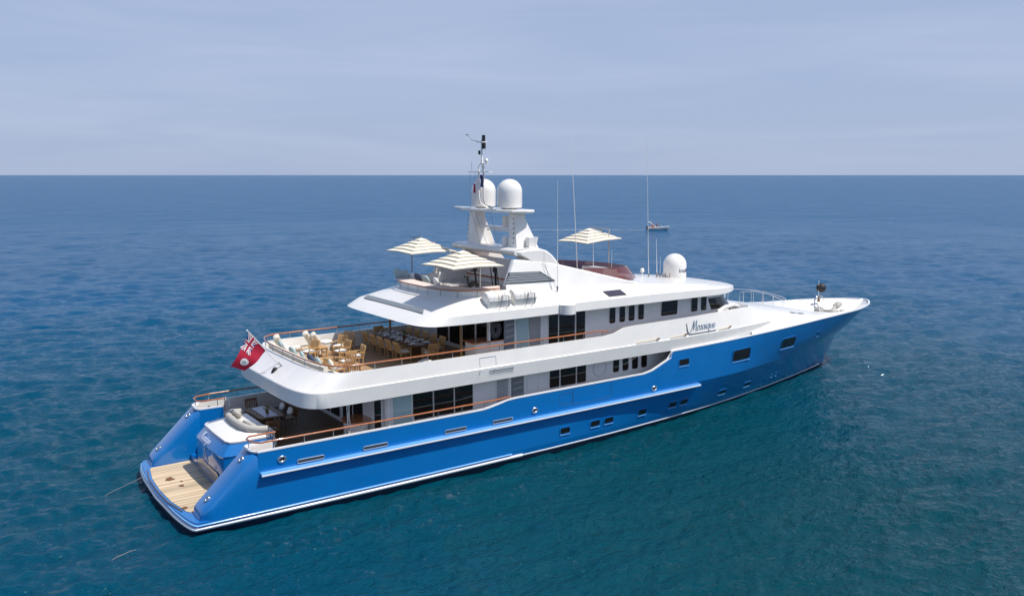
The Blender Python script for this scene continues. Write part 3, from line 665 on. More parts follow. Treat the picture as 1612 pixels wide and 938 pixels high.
# wheelhouse windows: raked panes following the curved front
A_, B_ = [full(P) for P in WR[1:3]]
nA = len(A_)
def pane_patch(i0, f0, i1, f1, parent, mi=.04):
    def at(L_, u): i = int(u); i = min(i, nA-2); return Vector(L_[i]).lerp(Vector(L_[i+1]), u-i)
    us = frange(i0+f0, i1+f1, 7); q = MB(); G = []
    cx = Vector((28, 0, 0))
    for u in us:
        a, c = at(A_, u), at(B_, u); o = Vector((a.x-cx.x, a.y, 0)).normalized()*.015
        G.append([a.lerp(c, .06)+o, a.lerp(c, .94)+o])
    q.quad(G, flip=False); G2 = q
    return q.build('windscreen_pane', 'glass', parent, 60)
H_ = nA//2
for s0, s1 in ((3.25, 8.4), (8.7, 12.6), (12.9, 16.8), (17.1, 20.8), (21.1, 24.0)):
    pane_patch(0, s0, 0, s1, uh)
    if s1 < 23: pane_patch(0, nA-1-s1, 0, nA-1-s0, uh)
for x0, x1 in ((17.72, 18.3), (18.38, 19.4), (19.5, 20.08)): window(x0, x1, 5.0, 6.86, -3.4, uh, .03)
for x0, x1 in ((21.77, 22.18), (22.48, 22.88), (23.15, 23.57), (23.85, 24.26)): window(x0, x1, 5.95, 6.78, -3.4, uh, .1)
window(25.6, 26.85, 5.98, 6.82, -3.4, uh, .08, .04)
for x0, x1 in ((28.0, 28.5), (28.8, 29.25)): window(x0, x1, 6.0, 6.78, -3.4, uh, .06)
for x in (22.3, 23.7, 28.75): plate(x-.62, x+.66, 4.8, 6.9, -3.4, 'door', 'wall', uh, .04, .008)
stairwell(14.95+.03, 15.6, -3.4, 4.8, 6.9, uh)
plate(15.75, 16.45, 4.8, 6.95, -3.4, 'door', 'paleglass', uh)
plate(16.5, 17.2, 4.8, 6.95, -3.4, 'recess', 'greypanel', uh, .03, .01)
for y0, y1 in ((-1.9, -1.0), (-.8, .3), (.5, 1.6), (1.8, 2.9)):
    q = MB(); q.prism([(15.02, y, z) for y, n_, z in rect(y0, y1, 4.95, 6.75, .1, 0)], (-.05, 0, 0)); q.build('salon_door', 'glass', uh, 30)
b = MB(); b.box(13.35, 14.98, -3.36, -2.5, ZU, 5.82); bc = b.build('bar_cabinet', 'white', yacht, 30)
b = MB(); b.box(13.25, 14.98, -3.42, -2.42, 5.82, 5.88); b.build('bar_top', 'varnish', bc, 30)
b = MB(); b.box(14.1, 14.98, -3.4, -3.25, 5.88, 6.98); ep = b.build('emblem_panel', 'white', yacht, 30)
b = MB()
for rr in (.40, .30): b.tube([(14.5+rr*.8*math.cos(2*math.pi*k/24), -3.405, 6.38+rr*math.sin(2*math.pi*k/24)) for k in range(24)], .009, 5, True)
for k in range(8):
    a = 2*math.pi*k/8; b.tube([(14.5+.8*.2*math.cos(a)+.07*math.cos(q), -3.415, 6.38+.2*math.sin(a)+.08*math.sin(q)) for q in [2*math.pi*j/8 for j in range(8)]], .01, 4, True)
b.build('emblem', 'greypanel', ep, 60)
b = MB(); b.box(14.2, 15.0, -3.4, -3.3, ZU, 6.98); b.build('wall_return', 'white', uh, 0)
for x, y in ((12.33, -3.75), (12.5, 3.6)):
    b = MB(); b.cyl((x, y, ZU), (x, y, 7.0), .055, 10); b.build('deck_post', 'bronze', yacht, 60)
# Portuguese bridge details ahead of the wheelhouse
b = MB(); b.prism([(31.6, -3.6, 5.75), (32.9, -3.45, 5.75), (33.1, -2.6, 5.75), (32.2, -2.3, 5.75)], (0, 0, .2)); b.build('side_locker', 'greypanel', yacht, 30)
b = MB(); b.tube([(29.6, -3.95, 5.9), (30.3, -3.9, 6.12), (31.2, -3.75, 6.15), (31.8, -3.6, 6.0)], .12, 8); b.build('rolled_cover', 'white', yacht, 50)
# ------------------------------------------------------------------ roof / sun deck
def roof_ring(hw, xa, La, na, xc, xf, nf_, z, zf=None):
    P = []
    for k in range(0, 15):
        a = R(90*k/14); P.append((xc+(xf-xc)*max(math.cos(a), 0)**(2/nf_), hw*math.sin(a)**(2/nf_) if k else 0, z))
    P += [(x, hw, z) for x in frange(xc, xa+La, 22)[1:]]
    for k in range(1, 13):
        a = R(90*k/12); P.append((xa+La-La*math.sin(a)**(2/na), hw*max(math.cos(a), 0)**(2/na) if k < 12 else 0, z))
    if zf: P = [(x, y, zf(x)) for x, y, z in P]
    return P
zu = lin([(9, 7.08), (12.5, 7.0), (30, 6.98), (33.2, 7.06)])
zup = lin([(9, 7.40), (12.5, 7.42), (24, 7.42), (28, 7.36), (31, 7.24), (33.2, 7.11)])
zc = lin([(11, 8.08), (14, 8.04), (21, 8.0), (24, 7.9), (28, 7.58), (31, 7.30), (33, 7.13)])
RA = roof_ring(4.15, 10.6, 2.0, 3.6, 28.6, 32.6, 2.3, 0, lambda x: zu(x)+.0)
RB = roof_ring(4.35, 9.93, 2.0, 5.2, 28.5, 33.0, 2.3, 0, zu)
RC = roof_ring(4.32, 10.60, 1.8, 5.0, 28.5, 32.95, 2.3, 0, zup)
RC2 = roof_ring(4.26, 10.74, 1.8, 5.0, 28.5, 32.85, 2.3, 0, lambda x: zup(x)+.03)
RD = roof_ring(3.55, 12.1, 2.0, 3.0, 27.5, 31.6, 2.3, 0, lambda x: zc(x)-.06)
RE = roof_ring(3.40, 12.2, 2.0, 3.0, 27.4, 31.4, 2.3, 0, zc)
def fullr(P): return [(x, -y, z) for x, y, z in P]+[(x, y, z) for x, y, z in P[-2:0:-1]]
b = MB(); b.quad([fullr(P) for P in (RA, RB, RC, RC2, RD, RE)], cv=True, flip=True)
n = len(RE)
rows = []
for i in range(n):
    x, y, z = RE[i]
    if x >= 16.6: rows.append([(x, -y*k, z+.10*(1-k*k)*min(1, y/3)) for k in (1, .8, .6, .3, 0, -.3, -.6, -.8, -1)])
b.quad(rows, flip=True)
roof = b.build('sun_deck_roof', 'white', yacht, 28)
b = MB(); F = [(x, -y, z) for x, y, z in RA]; b.quad([[(x, y, 7.02), (x, -y, 7.02)] for x, y, z in F]); b.build('upper_deck_ceiling', 'white', yacht, 0)
# sun deck well: floor, bulwark, cushion ledge
ZS = 7.5
b = MB(); F = [(x, -y, z) for x, y, z in RE if x <= 17.1]; b.quad([[(x, y, ZS), (x, -y, ZS)] for x, y, z in F], flip=False); b.build('sun_deck', 'teak', yacht, 0)
q1 = [p for p in roof_ring(3.40, 12.2, 2.0, 3.0, 27.4, 31.4, 2.3, 8.02) if p[0] <= 14.9]
q2 = [p for p in roof_ring(3.42, 12.12, 2.0, 3.0, 27.4, 31.4, 2.3, 8.30) if p[0] <= 14.9]
q3 = [p for p in roof_ring(2.75, 12.85, 1.7, 3.0, 27.4, 31.4, 2.3, 8.33)][-len(q2):]
q4 = [(x, y, ZS) for x, y, z in q3]
def fulla(P): return [(x, -y, z) for x, y, z in P]+[(x, y, z) for x, y, z in P[-2::-1]]
b = MB(); b.quad([fulla(P) for P in (q1, q2)], flip=True); b.build('sun_deck_bulwark', 'white', yacht, 30)
b = MB(); m2 = [(x, y, 8.38) for x, y, z in q2]; m3 = [(x, y, 8.40) for x, y, z in q3]
b.quad([fulla(P) for P in (q2, m2, m3, q4)], flip=True); b.build('sunpad_ledge', 'pinkcream', yacht, 30)
P = [(x, -y, 8.38) for x, y, z in [p for p in roof_ring(3.50, 12.02, 2.0, 3.0, 27.4, 31.4, 2.3, 8.3) if p[0] <= 15.0]]
P = P+[(x, -y, z) for x, y, z in P[-2::-1]]
rail(P, lambda p: 8.02, .95, 'sun_deck_rail', .03, 'varnish', 'greymetal', .013)
b = MB(); b.prism([(10.02, 3.0, 7.19), (10.42, 3.1, 7.37), (10.5, -2.75, 7.40), (10.02, -3.4, 7.2)], (-.015, 0, .03))
b = MB(); xa0, xa1 = 10.72, 11.05
def apr(x): return lerp(7.45, 8.02, (x-10.74)/(12.1-10.74))
b.prism([(xa0+.06, 3.1, apr(xa0+.06)), (xa1, 3.15, apr(xa1)), (xa1, -2.6, apr(xa1)), (xa0+.06, -3.0, apr(xa0+.06))], (-.012, 0, .025)); b.build('vent_strip', 'louvre', roof, 0)  # grey vent strip across the apron, no lights in it
# fly coaming, both sides
TOPZ = lin([(15.9, 9.62), (17.4, 9.50), (18.6, 9.25), (21, 8.66), (23.2, 8.12), (24, 7.98)])
b = MB(); G = []
for x in [15.2, 15.4, 15.65, 15.9, 16.1, 16.6, 17.2, 17.8, 18.6, 19.4, 20.2, 21, 21.8, 22.6, 23.2, 23.8]:
    zt = TOPZ(x) if x >= 15.9 else lerp(8.45, 9.62, (x-15.2)/.7); zb = zc(x)-.15; k = 1 if x < 17 else 1
    yb = 3.38; yt = yb-.42*(zt-8)/1.6
    G.append([(x, -yb, zb), (x, -lerp(yb, yt, .5), lerp(zb, zt, .5)), (x, -yt-.02, zt-.07), (x, -yt+.06, zt), (x, -yt+.22, zt), (x, -yt+.28, zt-.06), (x, -(yb-.45), zb)])
b.quad(G, flip=False); b.poly(G[0], False); b.poly(G[-1], True); fly = b.build('fly_coaming', 'white', yacht, 30)
b2 = MB(); b2.v = [(x, -y, z) for x, y, z in b.v]; b2.f = [f[::-1] for f in b.f]; b2.m = b.m; b2.build('fly_coaming', 'white', yacht, 30)
def lv(x, z): return -(3.38-.42*(z-8)/1.6*((z-7.9)/(max(z, 8)-7.9) if 0 else 1))-.012
b = MB()
for k in range(4):
    z = 8.56+.118*k; x0 = 15.18+.16*k*.6; x1 = 18.1-.235*k
    b.prism([(x0, lv(x0, z), z), (x1, lv(x1, z), z-.04), (x1-.16, lv(x1, z+.08), z+.05), (x0+.05, lv(x0, z+.09), z+.085)], (0, -.03, 0))
gl = b.build('side_louvre', 'louvre', fly, 0)
b = MB(); b.prism([(15.2, lv(15, 8.5)+.0, 8.52), (18.25, lv(18, 8.46), 8.46), (17.35, lv(17, 8.95), 8.98), (15.42, lv(15, 9.0), 9.04)], (0, -.008, 0)); b.build('louvre_recess', 'louvredark', fly, 0)
b = MB(); b.box(16.85, 17.0, -3.0, 3.0, ZS, 9.45); b.box(16.80, 16.86, -2.7, 2.7, 8.42, 8.48); aw = b.build('helm_bulkhead', 'white', yacht, 30)
b = MB()
for y0, y1, x0, x1 in ((-2.72, 2.72, 16.77, 16.84),): b.box(x0, x1, y0, y1, 8.36, 8.44)
b.box(15.3, 16.8, 2.78, 2.86, 8.16, 8.22); b.build('grab_rail', 'varnish', yacht, 30)
b = MB(); b.prism([(14.3, 2.95, ZS), (15.3, 2.95, ZS), (15.35, 2.95, 8.9), (15.0, 2.95, 8.88)], (0, .12, 0)); b.build('side_wing', 'white', yacht, 30)
b = MB()                                                  # port inner lining
b.quad([[(15.25, 2.80, ZS), (15.35, 2.74, 8.85)], [(16.85, 2.80, ZS), (16.85, 2.6, 9.3)]]); b.build('inner_lining', 'offwhite', yacht, 0)
# tinted fly windscreen
def ws(hw, xc, xf, z, n=2.3, k=26):
    P = [(20.6, hw, z), (21.8, hw, z), (xc, hw, z)]
    for i in range(1, k+1):
        a = R(90*i/k); P.append((xc+(xf-xc)*math.sin(a)**(2/n), hw*max(math.cos(a), 0)**(2/n) if i < k else 0, z))
    return P
A1 = [(x, y, max(8.0+.02, zc(x)+.02)) for x, y, z in ws(2.78, 22.4, 25.75, 8.0)]
A2 = [(x, y, lin([(20.6, 8.86), (23, 8.76), (25.4, 8.60)])(x)) for x, y, z in ws(2.62, 22.0, 25.2, 8.6)]
b = MB(); b.quad([fulla(A1), fulla(A2)], flip=True); wsn = b.build('fly_windscreen', 'tint', yacht, 60)
for i in (4, 8, 12, 16, 20, 25):
    q = MB()
    for s_ in (-1, 1): q.tube([(A1[i][0]+.01, s_*A1[i][1], A1[i][2]), (A2[i][0]+.01, s_*A2[i][1], A2[i][2])], .012, 5)
    q.build('glazing_bar', 'greymetal', wsn, 30)
b = MB(); b.tube(fulla(A2), .014, 6); b.build('windscreen_top_trim', 'tint', wsn, 60)
b = MB(); b.prism([(17.0, -2.6, 8.14), (24.2, -2.4, 8.06), (25.0, 0, 8.1), (24.2, 2.4, 8.06), (17.0, 2.6, 8.14)], (0, 0, .02)); b.build('fly_deck', 'teak', yacht, 0)
# deck air grille, wing station pod, raft cradles
b = MB()
pg = lambda x, t: Vector((x, lerp(-4.26, -3.55, t), lerp(7.45, 7.94, t)+.012))
b.prism([pg(21.05, .12), pg(22.25, .12), pg(22.1, .62), pg(20.9, .62)], (0, -.012, .02)); gr = b.build('deck_grille', 'solar', roof, 0)
b = MB()
for k in range(10):
    x = 20.98+.123*k; b.prism([pg(x+.06, .12), pg(x+.08, .12), pg(x-.05, .62), pg(x-.07, .62)], (0, -.008, .012))
b.build('grille_bars', 'yellow', gr, 0)
b = MB(); b.quad([[(x, y-4.3, z) for x, y in [(18.1+.47*math.cos(a), -.50*math.sin(a)) for a in frange(0, math.pi, 12)]] for z in (6.96, 7.43)], flip=True)
b.poly([(18.1+.47*math.cos(a), -4.3-.50*math.sin(a), 7.43) for a in frange(0, math.pi, 12)]); b.build('wing_pod', 'white', yacht, 30)
# ------------------------------------------------------------------ radar arch, domes and mast
b = MB()
for s_ in (-1, 1):
    pr = [(15.95, 10.02), (16.6, 10.12), (17.5, 10.12), (18.0, 9.98), (18.35, 9.74), (18.65, 9.44), (18.95, 9.1), (18.3, 9.0), (17.3, 9.3), (16.85, 9.5), (16.5, 9.72), (16.1, 9.9)]
    G = []
    for y, k in ((-2.98, .80), (-2.96, .86), (-2.91, .92), (-2.82, .97), (-2.65, 1), (-2.3, 1), (-2.1, .97), (-2.0, .9)):
        cx, cz = 17.55, 9.5
        G.append([(cx+(x-cx)*k, -y*s_, cz+(z-cz)*k) for x, z in pr])
    b.quad(G, cv=True, flip=(s_ > 0)); b.poly(G[0], s_ < 0); b.poly(G[-1], s_ > 0)
G = []
for y in frange(-2.9, 2.9, 9):
    G.append([(15.95, y, 9.95), (16.05, y, 9.80), (17.0, y, 9.78), (17.5, y, 9.85), (17.55, y, 10.0), (17.3, y, 10.10), (16.3, y, 10.13), (16.0, y, 10.06)])
b.quad(G, cv=True, flip=False); b.poly(G[0]); b.poly(G[-1], True)
arch = b.build('radar_arch', 'white', yacht, 62)
for s_ in (-1, 1):
    G = []
    for z, x0, x1, y, t in ((10.05, 16.55, 18.05, 1.95, .36), (10.6, 16.55, 17.8, 1.9, .33), (11.2, 16.58, 17.5, 1.85, .30), (11.55, 16.6, 17.35, 1.82, .28), (11.8, 16.6, 17.35, 1.8, .28)):
        G.append([(x0, s_*y-t, z), (x1-.1, s_*y-t*.8, z), (x1, s_*y, z), (x1-.1, s_*y+t*.8, z), (x0, s_*y+t, z), (x0-.05, s_*y+t*.5, z), (x0-.05, s_*y-t*.5, z)])
    q = MB(); q.quad(G, cv=True, flip=True); pyl = q.build('mast_pylon', 'white', arch, 40)
    q = MB()
    for k in range(6): q.pillow((16.50, s_*2.08, 10.35+.24*k), (.03, .07, .07))
    q.build('pylon_bolts', 'louvredark', pyl, 60)
b = MB(); b.box(16.75, 17.25, -1.7, 1.7, 10.98, 11.08); b.box(16.7, 17.3, -1.4, .6, 10.86, 10.93); b.build('radar_shelf', 'white', arch, 30, .02)
b = MB(); b.lathe([(.16, 0), (.18, .08), (.18, .45), (.12, .55)], (16.95, -.75, 11.08), 16); b.build('search_light', 'white', arch, 50)
b = MB(); b.lathe([(.16, 0), (.17, .1), (.17, .4), (.1, .5)], (16.6, -1.2, 10.13), 16); b.build('loud_hailer', 'white', arch, 50)
b = MB(); b.prism([(17.1, -2.28, 10.0), (17.5, -2.28, 10.0), (17.66, -2.28, 10.62), (17.1, -2.28, 10.62)], (0, -.3, 0)); b.build('equipment_box', 'offwhite', arch, 30)
b = MB(); P = [(16.2, -2.35, 0), (16.9, -2.75, 0), (17.5, -2.5, 0), (17.6, -1.5, 0), (17.45, 0, 0), (17.6, 1.5, 0), (17.4, 2.5, 0), (17.12, 2.8, 0), (16.98, 4.0, 0), (16.9, 4.08, 0), (16.82, 4.0, 0), (16.65, 2.8, 0), (16.2, 2.35, 0), (16.1, 1.2, 0), (16.1, 0, 0), (16.1, -1.2, 0)]
b.prism([(x, y, 11.84) for x, y, z in P], (0, 0, .15)); b.build('dome_platform', 'white', arch, 30, .05)
def dome(x, y, z0, r, h, parent, name='radar_dome', lab=None):
    prof = [(r*.62, 0), (r*.66, .06), (r*.97, .07), (r, .12), (r, h-r*1.0)]+[(r*math.cos(a), h-r*1.0+r*1.0*math.sin(a)) for a in frange(0, math.pi/2, 12)[1:]]
    prof[-1] = (.0005, prof[-1][1]); q = MB(); q.lathe(prof, (x, y, z0), 36); o = q.build(name, 'white', parent, 40)
    q = MB(); q.lathe([(r*1.003, .30), (r*1.003, .312)], (x, y, z0), 36); q.build('dome_seam', 'offwhite', o, 60)
    return o
for s_ in (-1, 1): dome(16.9, s_*1.18, 12.0, .64, 1.5, arch)
# antenna mast
b = MB()
for y in (-.14, .3): b.tube([(16.5, y-.1, 12.02), (16.1, y, 12.25), (16.02, y, 12.6), (16.02, y, 13.85)], .05, 8)
b.box(15.9, 16.15, -.8, 1.15, 13.83, 13.87); b.tube([(16.02, -.2, 13.87), (16.02, -.22, 14.1), (16.02, .05, 14.3), (16.02, .3, 14.1), (16.02, .28, 13.87)], .035, 8)
b.tube([(16.02, -.1, 13.87), (16.02, -.08, 14.2), (16.02, 0, 14.45), (16.02, .02, 15.45)], [.06, .06, .05, .04], 8); b.box(15.85, 16.2, -.25, .25, 15.32, 15.36)
b.box(15.95, 16.1, -.55, .0, 14.25, 14.28); mst = b.build('signal_mast', 'white', yacht, 50)
b = MB(); b.cyl((16.05, -.12, 15.36), (16.05, -.12, 15.68), .09, 10); b.cyl((16.05, -.14, 15.0), (16.05, -.14, 15.3), .1, 10); b.cyl((15.95, .12, 14.72), (15.95, .12, 14.92), .06, 8); b.build('navigation_light', 'black', mst, 50)
b = MB(); b.tube([(16.0, .2, 15.36), (15.9, .7, 15.45), (15.9, .85, 15.5), (15.85, .95, 15.72), (15.85, 1.1, 15.74)], .016, 5); b.pillow((15.85, 1.12, 15.74), (.07, .14, .07)); b.build('wind_sensor', 'greymetal', mst, 60)
b = MB(); b.lathe([(.02, 0), (.09, .06), (.1, .14), (.06, .22), (.001, .25)], (16.02, -.42, 14.28), 14); b.build('satellite_puck', 'white', mst, 60)
for y, z0, z1 in ((.95, 13.87, 14.4), (1.1, 12.0, 13.85), (.65, 12.0, 13.85)): seam([(16.02, y, z0), (16.02, y, z1)], mst, .01, 'greymetal', 'whip_aerial')
for a, c in (((16.0, 1.1, 12.0), (16.3, .6, 10.1)), ((16.0, .6, 11.8), (16.4, .1, 10.1)), ((16.4, -.2, 11.8), (16.4, -.9, 10.1))): seam([a, c], arch, .009, 'greymetal', 'stay_wire')
seam([(17.35, 2.75, 10.0), (17.35, 2.78, 13.2)], yacht, .018, 'white', 'whip_aerial')
for p0, p1, r in (((18.12, -3.58, 7.98), (18.08, -3.58, 13.45), .016), ((22.9, .6, 8.2), (22.35, .6, 15.7), .02), ((28.05, .1, 7.6), (27.65, .1, 15.9), .018), ((28.75, .1, 7.6), (28.62, .1, 9.9), .018), ((29.2, .3, 7.55), (29.2, .3, 8.8), .014), ((23.75, .2, 8.1), (23.7, .2, 10.2), .016), ((24.6, -.4, 8.1), (24.6, -.4, 9.5), .012)):
    b = MB(); b.tube([p0, Vector(p0).lerp(Vector(p1), .3), p1], [r*1.3, r, r*.45], 6); an = b.build('whip_aerial', 'white', yacht, 60)
    b = MB(); b.cyl(p0, Vector(p0)+Vector((0, 0, .25)), .045, 8); b.build('aerial_base', 'greymetal', an, 60)
seam([(18.1, -3.56, 8.1), (17.55, -3.05, 9.45)], yacht, .01, 'greymetal', 'stay_wire')
b = MB(); b.lathe([(.03, 0), (.03, .25), (.12, .28), (.13, .4), (.08, .5), (.001, .52)], (27.75, .35, 7.66), 12); b.build('satellite_puck', 'white', yacht, 60)
b = MB()
for x, y in ((28.3, -.3), (28.55, -.35), (28.8, -.3), (29.0, -.35), (29.3, -.4)): b.cyl((x, y, 7.55), (x, y, 7.85), .018, 6)
b.build('horn_stubs', 'bronze', yacht, 60)
fd = dome(30.1, -.05, 7.36, .71, 1.6, yacht)
def onfd(v):                                              # wrap the print round the dome's starboard quarter
    a = R(-72)+v.x/.71; return Vector((30.1+(.718+v.z)*math.cos(a), -.05+(.718+v.z)*math.sin(a), 7.86+v.y))
text('Intellian', .34, 'dome_print', 'dometext', fd, onfd)
# ------------------------------------------------------------------ bow gear
b = MB(); b.tube([(44.55, 0, 4.2), (44.52, 0, 4.85), (44.7, 0, 5.05), (45.05, 0, 5.12), (45.4, 0, 5.02), (45.55, 0, 4.8), (45.6, 0, 3.55)], .05, 8); bf = b.build('bell_frame', 'steel', yacht, 60)
b = MB(); b.tube([(44.95, 0, 5.1), (44.9, 0, 6.25)], [.03, .012], 6); b.build('ball_staff', 'white', bf, 60)
b = MB(); b.lathe([(.001, .30), (.05, .28), (.08, .12), (.14, .0), (.15, -.02)], (45.0, 0, 4.72), 16); b.build('bell', 'bronze', bf, 60)
b = MB(); b.tube([(44.3, .2, 4.5), (45.1, .2, 4.52), (45.4, .1, 4.0)], .07, 8); b.pillow((44.4, -.1, 4.35), (.5, .12, .12)); b.pillow((44.9, -.2, 4.3), (.35, .14, .14)); b.build('spotlight_bracket', 'steel', bf, 60)
b = MB(); b.pillow((46.1, -.5, 3.85), (.8, .6, .6)); b.pillow((46.0, .6, 3.85), (.8, .6, .6)); b.cyl((46.1, -1.0, 3.85), (46.1, 1.0, 3.85), .2, 14); b.box(45.7, 46.5, -.9, .9, 3.5, 3.7); b.build('windlass', 'greige', yacht, 50)
b = MB(); b.cyl((46.4, 0, 3.7), (47.2, 0, 4.25), .16, 12); b.pillow((47.3, 0, 4.25), (.7, .5, .4), (0, -.4, 0)); b.box(47.0, 47.7, -.25, .25, 3.5, 3.75); b.pillow((47.5, -.3, 3.8), (.5, .25, .3)); b.build('chain_stopper', 'greige', yacht, 50)
b = MB()
for s_ in (-1, 1): b.cyl((46.8, s_*1.0, 3.5), (46.8, s_*1.0, 3.95), .1, 10)
b.build('mooring_bitts', 'steel', yacht, 60)
for yy, pts in ((2.35, [(32.6, 6.35), (34.5, 6.28), (36.5, 6.12), (38.6, 5.85), (40.3, 5.66), (41.8, 5.42), (43.3, 5.05), (44.3, 4.72), (44.6, 4.4)]),):
    P = [(x, yy*(1-.0*x), z) for x, z in pts]; rail(P, lambda p: lerp(rz(p.x), kz(p.x), .45), 1.25, 'foredeck_rail', .022, 'steel', 'steel', .016)
P = [(37.5, .9, 5.9), (38.9, .85, 5.85), (40.4, .7, 5.5), (41.6, .6, 5.05), (42.0, .6, 4.75)]
rail(P, lambda p: rz(p.x)-.02, 1.0, 'foredeck_rail', .022, 'steel', 'steel', .016)
b = MB(); b.pillow((34.6, .4, 5.95), (.5, .35, .5)); b.cyl((35.2, .3, 5.6), (35.2, .3, 6.35), .03, 8); b.build('deck_crane_head', 'offwhite', yacht, 50)
# stern light on the band
b = MB(); b.pillow((4.72, -.35, 5.12), (.2, .24, .36), (0, .5, 0), .5); sl_ = b.build('stern_light_cover', 'black', band, 60)
seam([(5.05, 0, 5.42), (5.0, -.55, 5.36), (4.75, -.35, 5.2)], band, .012, 'louvredark', 'light_cable'); seam([(4.65, -.3, 5.05), (4.38, .5, 4.9), (4.34, 1.0, 4.3)], band, .012, 'louvredark', 'light_cable')
b = MB(); b.tube([(5.05, 0, 5.35), (3.72, 0, 6.98)], [.03, .02], 8); b.pillow((3.7, 0, 7.0), (.07, .07, .07)); b.build('flagstaff', 'white', band, 60)
# ------------------------------------------------------------------ furniture and loose things
def armchair(kind='teak'):
    w1 = 'wood' if kind == 'teak' else 'darkwood'
    t = empty('armchair', 'wooden armchair', 'chair')
    for x in (-.25, .24):
        for y in (-.27, .27):
            q = MB(); q.tube([(x, y, 0), (x-(.06 if x < 0 else 0), y, .44), (x-(.17 if x < 0 else 0), y, .92 if x < 0 else .66)], .026, 6); q.build('leg', w1, t, 50)
    q = MB(); q.box(-.28, .28, -.28, .28, .40, .44); q.build('seat', w1, t, 30)
    q = MB()
    for k in range(7): y = -.24+.08*k; q.prism([(-.33, y-.022, .46), (-.30, y-.022, .46), (-.40, y-.022, .92), (-.43, y-.022, .92)], (0, .044, 0))
    q.prism([(-.44, -.29, .86), (-.39, -.29, .86), (-.41, -.29, .97), (-.46, -.29, .97)], (0, .58, 0)); q.build('backrest', w1, t, 0)
    for y in (-.30, .30):
        q = MB(); q.prism([(-.36, y-.035, .65), (.28, y-.035, .65), (.28, y+.035, .65), (-.36, y+.035, .65)], (0, 0, .03)); q.build('armrest', w1, t, 30)
    q = MB(); q.pillow((0, 0, .485), (.54, .52, .11)); q.build('cushion', 'whitefab' if kind == 'teak' else 'greige', t, 60)
    return t
first = {}
def chair(kind, x, y, z, rz, label, group):
    if kind not in first: o = first[kind] = armchair(kind)
    else: o = copy_tree(first[kind])
    o.location = (x, y, z); o.rotation_euler = (0, 0, rz); o['label'] = label; o['group'] = group
    return o
def table(x, y, z, lx, ly, h, label, wood='wood', rz=0):
    t = empty('deck_table', label, 'table', (x, y, z), rz)
    q = MB(); n = max(3, int(ly/.12))
    for k in range(n): a = -ly/2+ly*k/n; q.box(-lx/2, lx/2, a, a+ly/n-.012, h-.035, h)
    q.build('tabletop', wood, t, 0)
    q = MB(); q.box(-lx/2+.06, lx/2-.06, -ly/2+.06, ly/2-.06, h-.1, h-.036); q.build('apron', wood, t, 0)
    for sx in (-1, 1):
        for sy in (-1, 1):
            q = MB(); a, c = sx*(lx/2-.09), sy*(ly/2-.09); q.box(a-.03, a+.03, c-.03, c+.03, 0, h-.1); q.build('leg', wood, t, 0)
    return t
def cushion(name, label, cat, c, size, rot, m, group=None, e=.45):
    q = MB(); q.pillow((0, 0, 0), size, (0, 0, 0), e); o = q.build(name, m, None, 60)
    o.location = c; o.rotation_euler = rot; return tag(o, label, cat, group)
def bolster(label, c, ln, r, rot, m='cream', group='rolled cream bolsters'):
    q = MB(); q.lathe([(.001, -ln/2), (r*.8, -ln/2+.005), (r, -ln/2+.03), (r, ln/2-.03), (r*.8, ln/2-.005), (.001, ln/2)], n=18); o = q.build('bolster', m, None, 40)
    o.location = c; o.rotation_euler = rot; return tag(o, label, 'bolster', group)
ZF = 4.745
PI = math.pi
G1 = 'teak armchairs on the open upper deck'
chair('teak', 7.45, 2.35, ZF, R(200), 'teak armchair with white seat pad nearest the curved sofa, turned to the stern', G1)
chair('teak', 8.75, 1.55, ZF, R(185), 'teak armchair with tall plain back facing the stern, farther from near rail', G1)
chair('teak', 8.8, .05, ZF, R(175), 'teak armchair with white seat at the shade edge, between low table and dining set', G1)
chair('teak', 8.0, -.75, ZF, R(95), 'teak armchair seen from behind its slatted back, beside the low square table', G1)
chair('teak', 7.3, -3.1, ZF, R(60), 'teak armchair tucked into the near corner behind the curved handrail', G1)
chair('teak', 9.95, 3.4, ZF, R(230), 'teak armchair standing in the shade against the far bulwark', G1)
chair('teak', 9.2, 2.75, ZF, R(215), 'teak armchair between the far bulwark and the dining chairs, half in sun', G1)
chair('teak', 7.0, -1.75, ZF, R(20), 'teak armchair with its back to the curved sofa, near the navy pillow', G1)
table(7.1, .15, ZF, .95, .95, .48, 'low square teak table between the armchairs on the sunny deck')
table(8.2, 3.0, ZF, .8, .8, .5, 'small teak side table near the far bulwark of the upper deck')
table(6.85, 1.35, ZF, .5, .9, .45, 'narrow teak coffee table in front of the curved aft sofa')
# curved sofa along the stern of the upper deck
t = empty('curved_sofa', 'long cream sofa following the curved stern rail of the upper deck', 'sofa', (0, 0, 0))
def arc(xa, hw, La, n=4, y0=-3.3, y1=3.6, k=24): return [(xa+La-La*(max(0, 1-abs(y/hw)**n))**(1/n), y) for y in frange(y0, y1, k)]
def sweep(xa, hw, La, d, z0, z1, y0=-3.3, y1=3.6):
    q = MB(); A = arc(xa, hw, La, 4, y0, y1); n = len(A); G = []
    for x, y in A: G.append([(x, y, z0), (x, y, z1-.04), (x+.05, y*.995, z1), (x+d-.05, y*.96, z1), (x+d, y*.955, z1-.05), (x+d, y*.955, z0)])
    q.quad(G, cv=True); q.poly(G[0], True); q.poly(G[-1]); return q
sweep(5.62, 4.2, 1.8, .95, ZF, ZF+.36).build('base', 'white', t, 30)
sweep(5.64, 4.18, 1.8, .90, ZF+.37, ZF+.54).build('seat', 'cream', t, 40)
sweep(5.58, 4.2, 1.8, .26, ZF+.54, ZF+.98).build('backrest', 'cream', t, 40)
q = MB(); q.box(6.3, 8.6, 3.55, 4.2, ZF, ZF+.3); q.build('side_base', 'white', t, 30)
